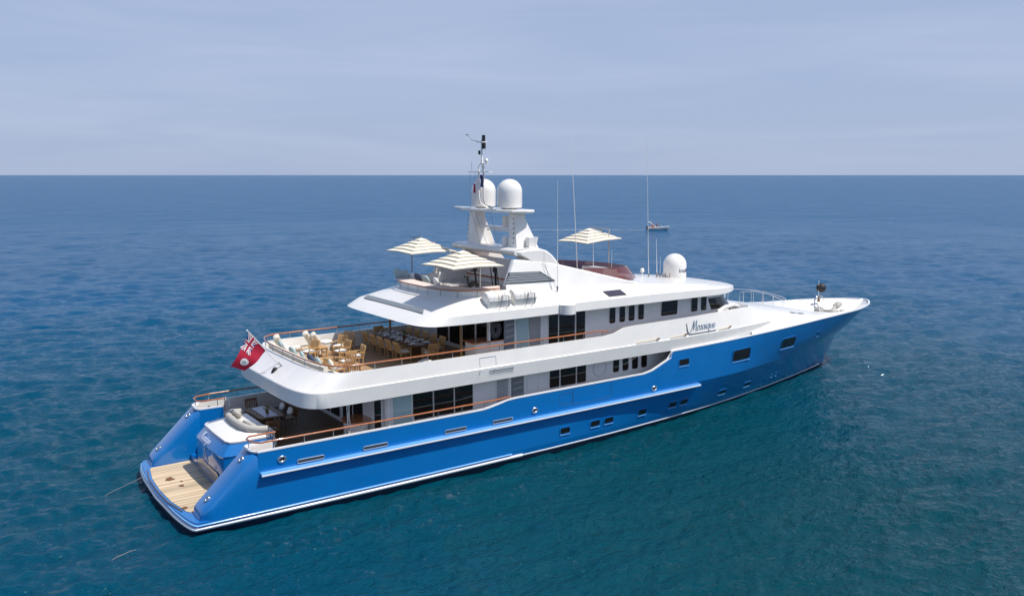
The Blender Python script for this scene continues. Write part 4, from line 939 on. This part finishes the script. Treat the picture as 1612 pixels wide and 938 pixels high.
q = MB(); q.box(6.3, 8.6, 3.5, 4.2, ZF+.31, ZF+.45); q.build('side_seat', 'cream', t, 30, .03)
GP = 'scatter pillows on the curved sofa'
for i, (x, y, m, lab) in enumerate(((6.0, 2.6, 'aqua', 'pale aqua pillow at the far end of the curved sofa'), (5.95, 1.9, 'whitefab', 'white pillow leaning beside the aqua pillow at the far end of the curved sofa'), (5.92, .9, 'aqua', 'pale aqua pillow behind the narrow coffee table on the curved sofa'), (5.92, -.3, 'aqua', 'pale aqua pillow in the middle of the curved sofa'), (5.98, -1.1, 'navy', 'dark navy pillow on the curved sofa'), (6.0, -1.9, 'aqua', 'pale aqua pillow next to the navy pillow on its near side'), (6.25, -2.7, 'cream', 'cream pillow at the near end of the curved sofa'))):
    cushion('pillow', lab, 'pillow', (x+.16, y, ZF+.86), (.18, .56, .52), (0, R(-22), R(random.uniform(-15, 15))), m, GP, .6)
bolster('cream bolster standing tilted at the far corner of the curved sofa, near the flag', (6.35, 3.45, ZF+.86), .95, .15, (R(25), R(-28), 0))
bolster('cream bolster leaning upright on the far side bench', (8.0, 3.75, ZF+.82), .95, .15, (R(20), R(-35), 0))
bolster('cream bolster leaning beside another, closer to the dining table', (8.35, 3.6, ZF+.80), .85, .14, (R(20), R(-40), 0))
bolster('cream bolster lying flat on the sofa near the slatted armchair', (6.75, 2.9, ZF+.60), .9, .14, (R(90), 0, R(75)))
cushion('seat_cushion', 'folded white towel cushion on the far side bench of the upper deck', 'cushion', (8.9, 3.7, ZF+.56), (.6, .5, .2), (0, 0, .3), 'whitefab')
# near side sunbed seen through the handrail
t = empty('sun_bed', 'low sun bed with pale mattress along the near bulwark', 'sun bed', (9.9, -3.4, ZF))
q = MB(); q.box(-.95, .95, -.35, .35, .12, .3); q.build('frame', 'wood', t, 0)
q = MB(); q.pillow((0, 0, .38), (1.9, .72, .18)); q.build('mattress', 'aqua', t, 50)
q = MB(); q.pillow((.7, 0, .56), (.55, .66, .2), (0, R(-12), 0)); q.build('headrest', 'cream', t, 50)
# dining table
t = empty('dining_table', 'long teak dining table laid for a meal in the shade of the upper deck', 'table', (12.1, 1.4, ZF))
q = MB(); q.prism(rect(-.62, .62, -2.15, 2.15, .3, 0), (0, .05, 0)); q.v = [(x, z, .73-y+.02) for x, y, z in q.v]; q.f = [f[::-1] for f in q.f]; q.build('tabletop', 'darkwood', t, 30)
for y in (-1.3, 1.3):
    q = MB(); q.box(-.3, .3, y-.1, y+.1, 0, .68); q.build('pedestal', 'darkwood', t, 30)
k = 0
for y in frange(-.35, 3.15, 6):
    for s_ in (-1, 1):
        o = empty('place_setting', ('blue and white plate with glass and napkin, '+('stern' if s_ < 0 else 'inner')+' side of dining table'), 'place setting', (12.1+s_*.38, y, ZF+.752), 0, 'place settings, '+('stern' if s_ < 0 else 'inner')+' side of dining table')
        q = MB(); q.lathe([(.001, .0), (.12, .005), (.16, .025)], n=16); q.build('plate', 'plate', o, 60)
        q = MB(); q.pillow((0, .02, .06), (.14, .1, .09)); q.build('napkin', 'whitefab', o, 60)
        q = MB(); q.lathe([(.03, 0), (.006, .02), (.006, .08), (.035, .11), (.032, .18)], (-s_*.14, .16, 0), 10); q.build('glass', 'paleglass', o, 60)
def vase(x, y, z, label, h=.25):
    t = empty('flower_vase', label, 'vase', (x, y, z))
    q = MB(); q.lathe([(.05, 0), (.09, .06), (.07, .16), (.09, .2)], n=14); q.build('pot', 'bronze', t, 60)
    q = MB(); f_ = MB()
    for i in range(60):
        a, e = random.uniform(0, 2*PI), random.uniform(.1, 1.4); d = Vector((math.cos(a)*math.cos(e), math.sin(a)*math.cos(e), math.sin(e))); r = random.uniform(.12, h)
        c = Vector((0, 0, .18))+d*r; u = d.cross(Vector((0, 0, 1))).normalized()*.03; v = Vector((random.uniform(-.03, .03), random.uniform(-.03, .03), .035))
        (f_ if i % 3 == 0 else q).poly([c-u, c-v, c+u, c+v])
    q.build('leaves', 'leaf', t, 0); f_.build('flowers', 'petal', t, 0)
vase(12.1, 1.3, ZF+.752, 'vase of yellow flowers in the middle of the laid dining table', .3)
GD = 'teak chairs around the dining table'
for i, y in enumerate(frange(-.3, 3.1, 5)):
    chair('teak', 11.2, y, ZF, R(0), 'teak armchair along the stern side of the laid dining table', GD)
    chair('teak', 13.0, y, ZF, R(180), 'teak armchair along the bow side of the laid dining table', 'teak chairs on the inner side of the dining table')
chair('teak', 12.1, -1.25, ZF, R(90), 'teak armchair at the near head of the dining table', 'teak chairs at the heads of the dining table')
chair('teak', 12.1, 3.75, ZF, R(-90), 'teak armchair at the far head of the dining table by the bulwark', 'teak chairs at the heads of the dining table')
# parasols
def parasol(x, y, z, label, half_, pole, ztop, zbase, tilt=(0, 0), h=.66):
    t = empty('parasol', label, 'parasol', (pole[0], pole[1], zbase), 0, 'cream banded parasols'); off = Vector((-pole[0], -pole[1], -zbase))
    q = MB(); N = 5; c = Vector((x, y, z))
    def P(s_, dz):
        o = []
        for i, (sx, sy) in enumerate(((-1, -1), (0, -1), (1, -1), (1, 0), (1, 1), (0, 1), (-1, 1), (-1, 0))):
            k = half_*s_; sag = -.05*s_ if (sx and sy) else .0; dx, dy = sx*k, sy*k
            o.append(tuple(c+off+Vector((dx, dy, dz+sag+tilt[0]*dx+tilt[1]*dy))))
        return o
    rings = []
    for k in range(N):
        s0, s1 = k/N, (k+1)/N; z0, z1 = h*(1-s0**1.0), h*(1-s1)
        q.mi = 0; q.quad([P(max(s0-.035, .004), z0-.015), P(s1, z1+.02)], cv=True, flip=True)
        q.mi = 1; q.quad([P(s1, z1+.02), P(s1, z1-.012), P(s1-.05, z1-.012)], cv=True, flip=True)
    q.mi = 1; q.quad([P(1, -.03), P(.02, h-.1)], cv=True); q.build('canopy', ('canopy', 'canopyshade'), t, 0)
    pt = Vector((pole[0], pole[1], ztop))
    q = MB(); q.tube([Vector((pole[0], pole[1], zbase))+off, pt+off], .032, 8); q.build('pole', 'greige', t, 60)
    q = MB(); q.tube([pt+off, c+Vector((0, 0, h+.06))+off], .028, 6); q.tube([pt+Vector((0, 0, -.7))+off, (pt+c+Vector((0, 0, h)))/2+off], .018, 6); q.build('arm', 'greymetal', t, 60)
    q = MB(); q.lathe([(.001, 0), (.28, 0), (.28, .05), (.05, .08), (.05, .2)], n=16); q.build('base', 'greymetal', t, 60)
    return t
parasol(13.98, 2.72, 9.79, 'square cream banded parasol over the far end of the stern sun deck', 1.36, (14.05, 3.9), 10.35, ZS)
parasol(13.1, -2.72, 9.56, 'square cream banded parasol shading the exercise machines', 1.40, (14.42, -2.2), 9.62, ZS)
parasol(25.15, 2.2, 9.93, 'square cream banded parasol inside the brown windscreen near the tall aerials', 1.36, (26.3-.5, 1.2), 10.55, 8.1, (.07, .0))
# sun deck furniture
t = empty('sun_deck_sofa', 'white cushioned bench along the far side of the stern sun deck', 'sofa', (14.2, 2.3, ZS))
q = MB(); q.box(-1.0, 1.3, -.1, .5, 0, .35); q.build('base', 'white', t, 30)
q = MB(); q.pillow((.15, .2, .45), (2.3, .6, .2), e=.25); q.build('seat', 'whitefab', t, 50)
q = MB(); q.pillow((.15, .45, .75), (2.3, .22, .5), e=.25); q.build('backrest', 'whitefab', t, 50)
GS = 'pillows on the stern sun deck'
for x, y, z, m, rz, lab in ((12.75, 3.05, 8.62, 'aqua', .4, 'large pale aqua pillow standing on the far corner of the sun deck ledge'), (12.95, 2.7, 8.58, 'aqua', .5, 'second pale aqua pillow leaning behind the corner one on the sun deck ledge'), (13.2, 1.7, 8.5, 'navy', .2, 'navy pillow beside the parasol pole on the sun deck'), (13.25, 2.2, 8.45, 'whitefab', .1, 'white pillow behind the navy pillow on the sun deck'), (13.3, 1.1, 8.42, 'aqua', .1, 'pale aqua pillow low on the ledge near the navy pillow'), (12.95, -.55, 8.5, 'whitefab', -.2, 'white pillow propped at the edge of the parasol shadow on the sun deck')):
    cushion('pillow', lab, 'pillow', (x, y, z), (.16, .55, .5), (0, R(-24), rz), m, GS, .6)
for k, (x, y) in enumerate(((14.6, 2.75), (15.1, 2.7))): cushion('pillow', ('white pillow on the sun deck bench nearest the parasol pole', 'white pillow on the sun deck bench nearest the side wing')[k], 'pillow', (x, y, 8.35), (.5, .18, .45), (R(15), 0, 0), 'whitefab', GS, .6)
t = empty('lounger_ottoman', 'low pale aqua ottoman in the shade beside the exercise bike', 'ottoman', (13.9, -1.9, ZS))
q = MB(); q.box(-.5, .5, -.4, .4, 0, .3); q.build('base', 'white', t, 30)
q = MB(); q.pillow((0, 0, .4), (1.1, .9, .24)); q.build('seat', 'aqua', t, 50)
t = empty('towel_cabinet', 'white cabinet standing against the helm bulkhead of the sun deck', 'cabinet', (14.9, 1.0, ZS))
q = MB(); q.box(-.45, .45, -.4, .4, 0, .55); q.build('body', 'offwhite', t, 30, .02)
q = MB(); q.box(-.48, .48, -.43, .43, .55, .6); q.build('top', 'white', t, 30)
t = empty('exercise_bike', 'black exercise bike with raised handlebars under the near parasol', 'exercise bike', (14.75, -.9, ZS+.3))
q = MB(); q.box(-.45, .5, -.05, .05, .03, .1); q.box(-.45, -.38, -.25, .25, 0, .06); q.box(.43, .5, -.25, .25, 0, .06); q.tube([(-.1, 0, .1), (-.22, 0, .85)], .04, 8); q.tube([(.35, 0, .1), (.22, 0, 1.15)], .05, 8); q.build('frame', 'black', t, 40)
q = MB(); q.pillow((-.25, 0, .9), (.32, .22, .1)); q.build('saddle', 'black', t, 60)
q = MB(); q.cyl((.15, -.07, .4), (.15, .07, .4), .26, 18); q.build('flywheel', 'black', t, 50)
q = MB(); q.tube([(.4, -.28, 1.2), (.1, -.28, 1.15), (.22, -.1, 1.12), (.22, .1, 1.12), (.1, .28, 1.15), (.4, .28, 1.2)], .025, 6); q.build('handlebar', 'black', t, 60)
q = MB(); q.box(.2, .26, -.15, .15, 1.15, 1.4); q.build('console', 'black', t, 30)
for s_ in (-1, 1):
    q = MB(); q.tube([(.15, s_*.1, .4), (.15+.15*s_, s_*.1, .32), (.15+.15*s_, s_*.22, .32)], .025, 6); q.build('pedal', 'greymetal', t, 60)
t = empty('cross_trainer', 'black cross trainer with long moving arms beside the louvred side', 'cross trainer', (15.95, -1.2, ZS+.1))
q = MB(); q.box(-.5, .6, -.06, .06, .03, .12); q.box(-.5, -.42, -.28, .28, 0, .06); q.tube([(.1, 0, .1), (.05, 0, 1.25)], .055, 8); q.build('frame', 'black', t, 40)
for s_ in (-1, 1):
    q = MB(); q.tube([(.1, s_*.25, .35), (.02, s_*.27, .9), (-.05, s_*.27, 1.35), (-.15, s_*.2, 1.6), (-.1, s_*.2, 1.75)], .026, 6); q.build('arm_lever', 'black', t, 60)
    q = MB(); q.box(-.4, .0, s_*.2-.07, s_*.2+.07, .22, .27); q.build('foot_plate', 'greymetal', t, 30)
q = MB(); q.box(.0, .06, -.16, .16, 1.25, 1.48); q.build('console', 'black', t, 30)
t = empty('bar_stool', 'varnished wooden stool between the two exercise machines', 'stool', (15.55, -.1, ZS))
q = MB(); q.lathe([(.001, .6), (.2, .6), (.2, .66), (.001, .66)], n=16); q.build('seat', 'varnish', t, 50)
for k in range(4): q = MB(); a = PI/4+PI/2*k; q.tube([(.2*math.cos(a), .2*math.sin(a), 0), (.12*math.cos(a), .12*math.sin(a), .6)], .02, 6); q.build('leg', 'varnish', t, 60)
# fly bridge seats behind the windscreen
t = empty('helm_bench', 'cream bench with sand coloured top inside the brown windscreen', 'bench', (21.2, -.3, 8.16))
q = MB(); q.box(-1.4, 1.0, -1.2, -.5, 0, .3); q.build('base', 'white', t, 30)
q = MB(); q.pillow((-.2, -.85, .36), (2.4, .7, .16), e=.25); q.build('seat', 'cream', t, 50)
q = MB(); q.pillow((-1.5, -.4, .5), (.25, 2.0, .6), e=.25); q.build('backrest', 'pinkcream', t, 50)
t = empty('helm_console', 'white helm console with sloping top forward inside the windscreen', 'console', (23.4, -.6, 8.12))
q = MB(); q.prism([(-.5, -.9, 0), (.6, -.9, 0), (.6, -.9, .35), (-.4, -.9, .5)], (0, 1.8, 0)); q.build('body', 'offwhite', t, 30)
q = MB(); q.box(-.3, .3, -.7, .7, .44, .47); q.build('dash', 'greypanel', t, 30)
# life rafts
def raft(x, label):
    t = empty('life_raft', label, 'life raft', (x, -3.88, 7.52), 0, 'white life raft canisters')
    q = MB(); r, L2 = .33, .66; pr = [(.001, -L2), (r*.82, -L2+.01), (r*.97, -L2+.07), (r, -L2+.16), (r, -.04), (r*1.04, -.03), (r*1.04, .03), (r, .04), (r, L2-.16), (r*.97, L2-.07), (r*.82, L2-.01), (.001, L2)]
    q.lathe(pr, n=26); q.v = [(z, y, x+.50) for x, y, z in q.v]; q.build('canister', 'white', t, 40)
    for k in (-.32, -.08, .14, .36):
        q = MB(); q.lathe([(r+.006, k-.02), (r+.014, k), (r+.006, k+.02)], n=26); q.v = [(z, y, x+.50) for x, y, z in q.v]; q.build('strap', 'canopyshade' if abs(k) < .2 else 'offwhite', t, 60)
    q = MB(); q.prism([(-.62, -.36, .42), (-.62, .36, .42), (-.62, .30, 0), (-.62, -.22, 0)], (.06, 0, 0)); q.prism([(.56, -.36, .42), (.56, .36, .42), (.56, .30, 0), (.56, -.22, 0)], (.06, 0, 0)); q.prism([(-.6, -.37, .40), (.6, -.37, .40), (.6, -.22, .02), (-.6, -.22, .02)], (0, .05, 0)); q.build('cradle', 'white', t, 30)
    q = MB(); q.tube([(-.02, -.30, .0), (-.06, -.46, .16), (-.04, -.48, .62), (.38, -.48, .62), (.40, -.46, .16), (.34, -.30, .0)], .018, 6); q.tube([(.18, -.48, .62), (.18, -.36, .8)], .015, 6); q.build('release_frame', 'greymetal', t, 60)
    q = MB(); q.pillow((-.62, -.05, .55), (.03, .06, .06)); q.build('end_plug', 'greymetal', t, 60)
raft(14.22, 'white life raft canister in its cradle, nearer the stern, below the exercise machines')
raft(15.72, 'white life raft canister in its cradle below the louvred side, nearer the bow')
# main deck aft
table_ = empty('cockpit_table', 'dark wooden dining table with pale runner in the shaded stern cockpit', 'table', (4.75, 1.25, ZM))
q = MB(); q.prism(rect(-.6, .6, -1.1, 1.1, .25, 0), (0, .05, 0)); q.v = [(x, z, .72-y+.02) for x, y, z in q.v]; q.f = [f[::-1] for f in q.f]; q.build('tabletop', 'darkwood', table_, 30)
q = MB(); q.box(-.3, .3, -.95, .95, .742, .75); q.build('runner', 'plate', table_, 0)
q = MB(); q.box(-.25, .25, -.5, .5, 0, .68); q.build('pedestal', 'darkwood', table_, 30)
vase(4.75, .9, ZM+.75, 'small bunch of greenery with pale flowers on the shaded cockpit table', .22)
GC = 'dark armchairs around the cockpit table'
for x, y, rz, lab in ((4.35, -.75, 80, 'dark wooden armchair at the near end of the cockpit table, by the steel gate hoop'), (5.65, .7, 180, 'dark wooden armchair on the inboard side of the cockpit table, nearer the camera'), (5.65, 1.7, 180, 'dark wooden armchair on the inboard side of the cockpit table, farther from the camera'), (4.75, 2.75, -90, 'dark wooden armchair at the far end of the cockpit table')):
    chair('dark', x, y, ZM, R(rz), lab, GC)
GW = 'white pillows on the cockpit chairs'
cushion('pillow', 'white pillow upright on the inboard cockpit chair nearer the camera', 'pillow', (5.75, .7, ZM+.72), (.16, .45, .42), (0, R(20), 0), 'whitefab', GW, .6)
cushion('pillow', 'white pillow upright on the inboard cockpit chair farther from the camera', 'pillow', (5.75, 1.7, ZM+.72), (.16, .45, .42), (0, R(20), 0), 'whitefab', GW, .6)
t = empty('transom_sofa', 'grey beige sofa built against the white transom lid, facing the cockpit', 'sofa', (3.5, 0, ZM))
q = MB(); q.box(.0, .75, -1.6, 1.6, 0, .3); q.build('base', 'white', t, 30)
q = MB(); q.pillow((.35, 0, .38), (.75, 3.1, .2), e=.25); q.build('seat', 'greige', t, 50)
q = MB(); q.tube([(.35, 1.72, .80), (-.1, 1.70, .84), (-.38, 1.45, .86), (-.48, .9, .88), (-.52, 0, .88), (-.48, -.8, .88), (-.34, -1.3, .86), (.0, -1.58, .84), (.4, -1.62, .80)], .15, 12); q.build('back_bolster', 'greige', t, 60)
GQ = 'grey beige pillows on the transom sofa'
for y, z, lab in ((1.1, .92, 'grey beige pillow leaning at the far end of the transom sofa'), (-1.0, .85, 'grey beige pillow lying near the close end of the transom sofa'), (-.5, .82, 'grey beige pillow in the middle of the transom sofa')):
    cushion('pillow', lab, 'pillow', (3.4, y, ZM+z), (.2, .6, .42), (0, R(-40), R(20)), 'greige', GQ, .6)
b = MB(); b.tube([(3.05, 4.05+.0+.22*math.cos(2*PI*k/20), 2.55+.22*math.sin(2*PI*k/20)) for k in range(20)], .05, 8, True); b.tube([(3.1, 4.05+.15*math.cos(2*PI*k/20), 2.55+.15*math.sin(2*PI*k/20)) for k in range(20)], .04, 8, True)
tag(b.build('rope_coil', 'black', None, 60), 'dark coil of rope hung on the far quarter bulwark beside the stern stairs', 'rope coil')
# ------------------------------------------------------------------ flags, day shape, lines
def flag_pt(u, v):                                        # u along the fly (0 hoist), v down the hoist
    a = Vector((3.82, 0, 6.86)); c = Vector((4.50, 0, 6.02)); p = a.lerp(c, v)
    d = Vector((-.93, .02, -1.42)).lerp(Vector((-.98, .06, -.86)), v)
    return p+d*u*.96+Vector((0, .07*math.sin(6.5*u+1.5*v)*min(1, u*3), -.06*math.sin(PI*u)*v))
def flag_patch(us, vs, off, m, parent, name, nu=10, nv=8):
    q = MB(); q.quad([[flag_pt(u, v)+Vector((0, -off, 0)) for v in frange(vs[0], vs[1], nv)] for u in frange(us[0], us[1], nu)])
    q.quad([[flag_pt(u, v)+Vector((0, off, 0)) for v in frange(vs[0], vs[1], nv)] for u in frange(us[0], us[1], nu)], flip=True); return q.build(name, m, parent, 60)
def flag_band(p0, p1, wd, off, m, parent, name):          # diagonal or straight bar in flag coordinates (2:1 flag)
    q = MB(); a = Vector((p0[0]*2, p0[1], 0)); c = Vector((p1[0]*2, p1[1], 0)); n_ = (c-a).normalized().cross(Vector((0, 0, 1)))*wd/2
    for s_ in (-1, 1):
        q.quad([[flag_pt(((a.lerp(c, t)+n_*k).x)/2, (a.lerp(c, t)+n_*k).y)+Vector((0, s_*off, 0)) for k in (-1, 1)] for t in frange(0, 1, 12)])
    return q.build(name, m, parent, 60)
fl = flag_patch((0, 1), (0, 1), .003, 'red', None, 'ensign', 24, 12); tag(fl, 'red ensign with cross canton and white disc drooping from the stern flagstaff', 'flag')
flag_patch((0, .46), (0, .5), .008, 'flagnavy', fl, 'canton')
for p0, p1 in (((.0, .0), (.46, .5)), ((.0, .5), (.46, .0))): flag_band(p0, p1, .13, .012, 'flagwhite', fl, 'saltire')
for p0, p1 in (((.0, .0), (.46, .5)), ((.0, .5), (.46, .0))): flag_band(p0, p1, .045, .015, 'red', fl, 'red_saltire')
for p0, p1 in (((.23, .0), (.23, .5)), ((.0, .25), (.46, .25))): flag_band(p0, p1, .19, .018, 'flagwhite', fl, 'white_cross')
for p0, p1 in (((.23, .0), (.23, .5)), ((.0, .25), (.46, .25))): flag_band(p0, p1, .11, .021, 'red', fl, 'red_cross')
def disc(cu, cv, r, off, m, name):
    q = MB()
    for s_ in (-1, 1): q.poly([flag_pt(cu+r*.5*math.cos(2*PI*k/20), cv+r*math.sin(2*PI*k/20))+Vector((0, s_*off, 0)) for k in range(20)])
    q.build(name, m, fl, 0)
disc(.72, .52, .235, .014, 'flagwhite', 'white_disc'); disc(.72, .52, .10, .018, 'aqua', 'shield'); disc(.715, .40, .05, .019, 'canopyshade', 'crest')
b = MB(); mats = ('flagnavy', 'flagwhite', 'red')
tri = empty('courtesy_flag', 'small blue white and red courtesy flag bunched on the signal mast', 'flag', (15.98, 0, 13.4))
for i, m in enumerate(mats):
    q = MB(); y0, y1 = -.25+.33*i, .08+.33*i
    q.quad([[(-.04+.05*math.sin(9*y+z*4), y, z-.35-.16*(i-.2)*.9) for z in frange(0, .62-.08*i, 6)] for y in frange(y0, y1, 5)]); q.build(('blue_stripe', 'white_stripe', 'red_stripe')[i], m, tri, 60)
b = MB(); b.lathe([(.001, -.34)]+[(.34*math.cos(a), .34*math.sin(a)) for a in frange(-1.5, 1.5, 14)]+[(.001, .34)], n=24)
o = b.build('anchor_ball', 'black', None, 60); o.location = (45.2, 0, 5.68); tag(o, 'black ball shape hoisted over the bell frame at the bow', 'anchor ball')
b = MB(); b.tube([(.05, 3.0, .45), (-.5, 3.0, .25), (-1.6, 2.9, -.05), (-3.0, 2.7, -.5)], .014, 6); tag(b.build('mooring_line', 'rope', None, 60), 'thin mooring line running into the water from the far stern corner', 'rope')
b = MB(); b.tube([(-1.9, -3.95, -.06), (-2.3, -4.15, .03), (-2.9, -4.45, .03), (-3.3, -4.65, -.06)], .013, 6); tag(b.build('mooring_line', 'rope', None, 60), 'short floating length of rope breaking the surface near the bottom left', 'rope')
# ------------------------------------------------------------------ far motor boat
hd = math.atan2(114.8-117.86, 148.36-144.08)
t = empty('motor_boat', 'small white open motor boat speeding past far behind the yacht', 'boat', (146.2, 116.3, .05), hd)
q = MB(); G = []
for x, hb, z in ((-2.7, .95, .55), (-1.5, 1.0, .6), (0, 1.0, .66), (1.2, .85, .76), (2.2, .45, .9), (2.75, .03, 1.0)):
    G.append([(x, 0, -.1 if x < 2.5 else .6), (x, -hb*.8, .05 if x < 2 else .55), (x, -hb, z), (x, -hb+.14, z+.03), (x, -hb*.75, z-.2), (x, hb*.75, z-.2), (x, hb-.14, z+.03), (x, hb, z), (x, hb*.8, .05 if x < 2 else .55)])
q.quad(G, cv=True); q.poly(G[0], True); q.build('hull', 'rubber', t, 40)
q = MB(); q.box(-3.0, -2.65, -.3, .3, .1, .95); q.build('outboard_motor', 'black', t, 40)
q = MB(); q.prism([(.5, -.6, .6), (.8, -.6, .6), (.6, -.6, 1.35), (.5, -.6, 1.35)], (0, 1.2, 0)); q.build('windshield', 'paleglass', t, 0)
q = MB(); q.tube([(-.6, -.8, .6), (-2.2, -.75, 2.0), (-2.2, .75, 2.0), (-.6, .8, .6)], .05, 6); q.box(-2.6, -1.9, -.75, .75, 1.95, 2.0); q.build('bimini', 'whitefab', t, 0)
q = MB(); q.pillow((-1.5, 0, .75), (1.2, 1.3, .3)); q.build('seat', 'orange', t, 60)
def person(x, y, z, top, label, parent_loc):
    o = empty('person', label, 'person', parent_loc)
    q = MB(); q.tube([(0, 0, 0), (.02, 0, .12), (.0, 0, .3), (0, 0, .46), (.02, 0, .55), (.03, 0, .6)], [.13, .17, .17, .2, .1, .06], 10)
    q.tube([(.03, 0, .58), (.04, 0, .66), (.04, 0, .78), (.03, 0, .86)], [.06, .09, .1, .05], 10)
    for s_ in (-1, 1): q.tube([(0, s_*.2, .46), (.08, s_*.25, .22), (.3, s_*.16, .14)], [.06, .05, .035], 6); q.tube([(.02, s_*.1, .05), (.42, s_*.12, .08), (.46, s_*.12, -.35)], [.09, .075, .05], 6)
    q.build('body', 'skin', o, 60); q = MB(); q.tube([(0, 0, .06), (0, 0, .3), (0, 0, .47)], [.19, .185, .215], 10); q.build('shirt', top, o, 60)
    q = MB(); q.pillow((.02, 0, .84), (.2, .2, .1)); q.build('hair', 'black', o, 60); return o
m4 = Matrix.Translation((146.2, 116.3, .05))@Matrix.Rotation(hd, 4, 'Z')
for x, y, top, lab in ((-.3, .25, 'black', 'person in a dark shirt sitting at the middle of the far motor boat'), (-1.4, -.3, 'orange', 'person in an orange top sitting at the back of the far motor boat')):
    p = m4@Vector((x, y, .85)); o = person(0, 0, 0, top, lab, p); o.rotation_euler = (0, 0, hd)
b = MB(); d = Vector((math.cos(hd), math.sin(hd), 0)); n_ = Vector((-d.y, d.x, 0)); c0 = Vector((146.2, 116.3, 0))
rnd = random.Random(3)
for i in range(170):
    s_ = 3+ (rnd.random()**1.3)*36; wv = .25+.012*s_; k = rnd.uniform(-1, 1)
    p = c0-d*s_+n_*(k*wv)+Vector((0, 0, .03+.0003*i)); L_ = rnd.uniform(.3, 1.1)*(1 if s_ < 25 else .7); h_ = rnd.uniform(.06, .16)
    b.poly([p-d*L_, p-n_*h_, p+d*L_, p+n_*h_])
tag(b.build('wake', 'foam', None, 0), kind='stuff')
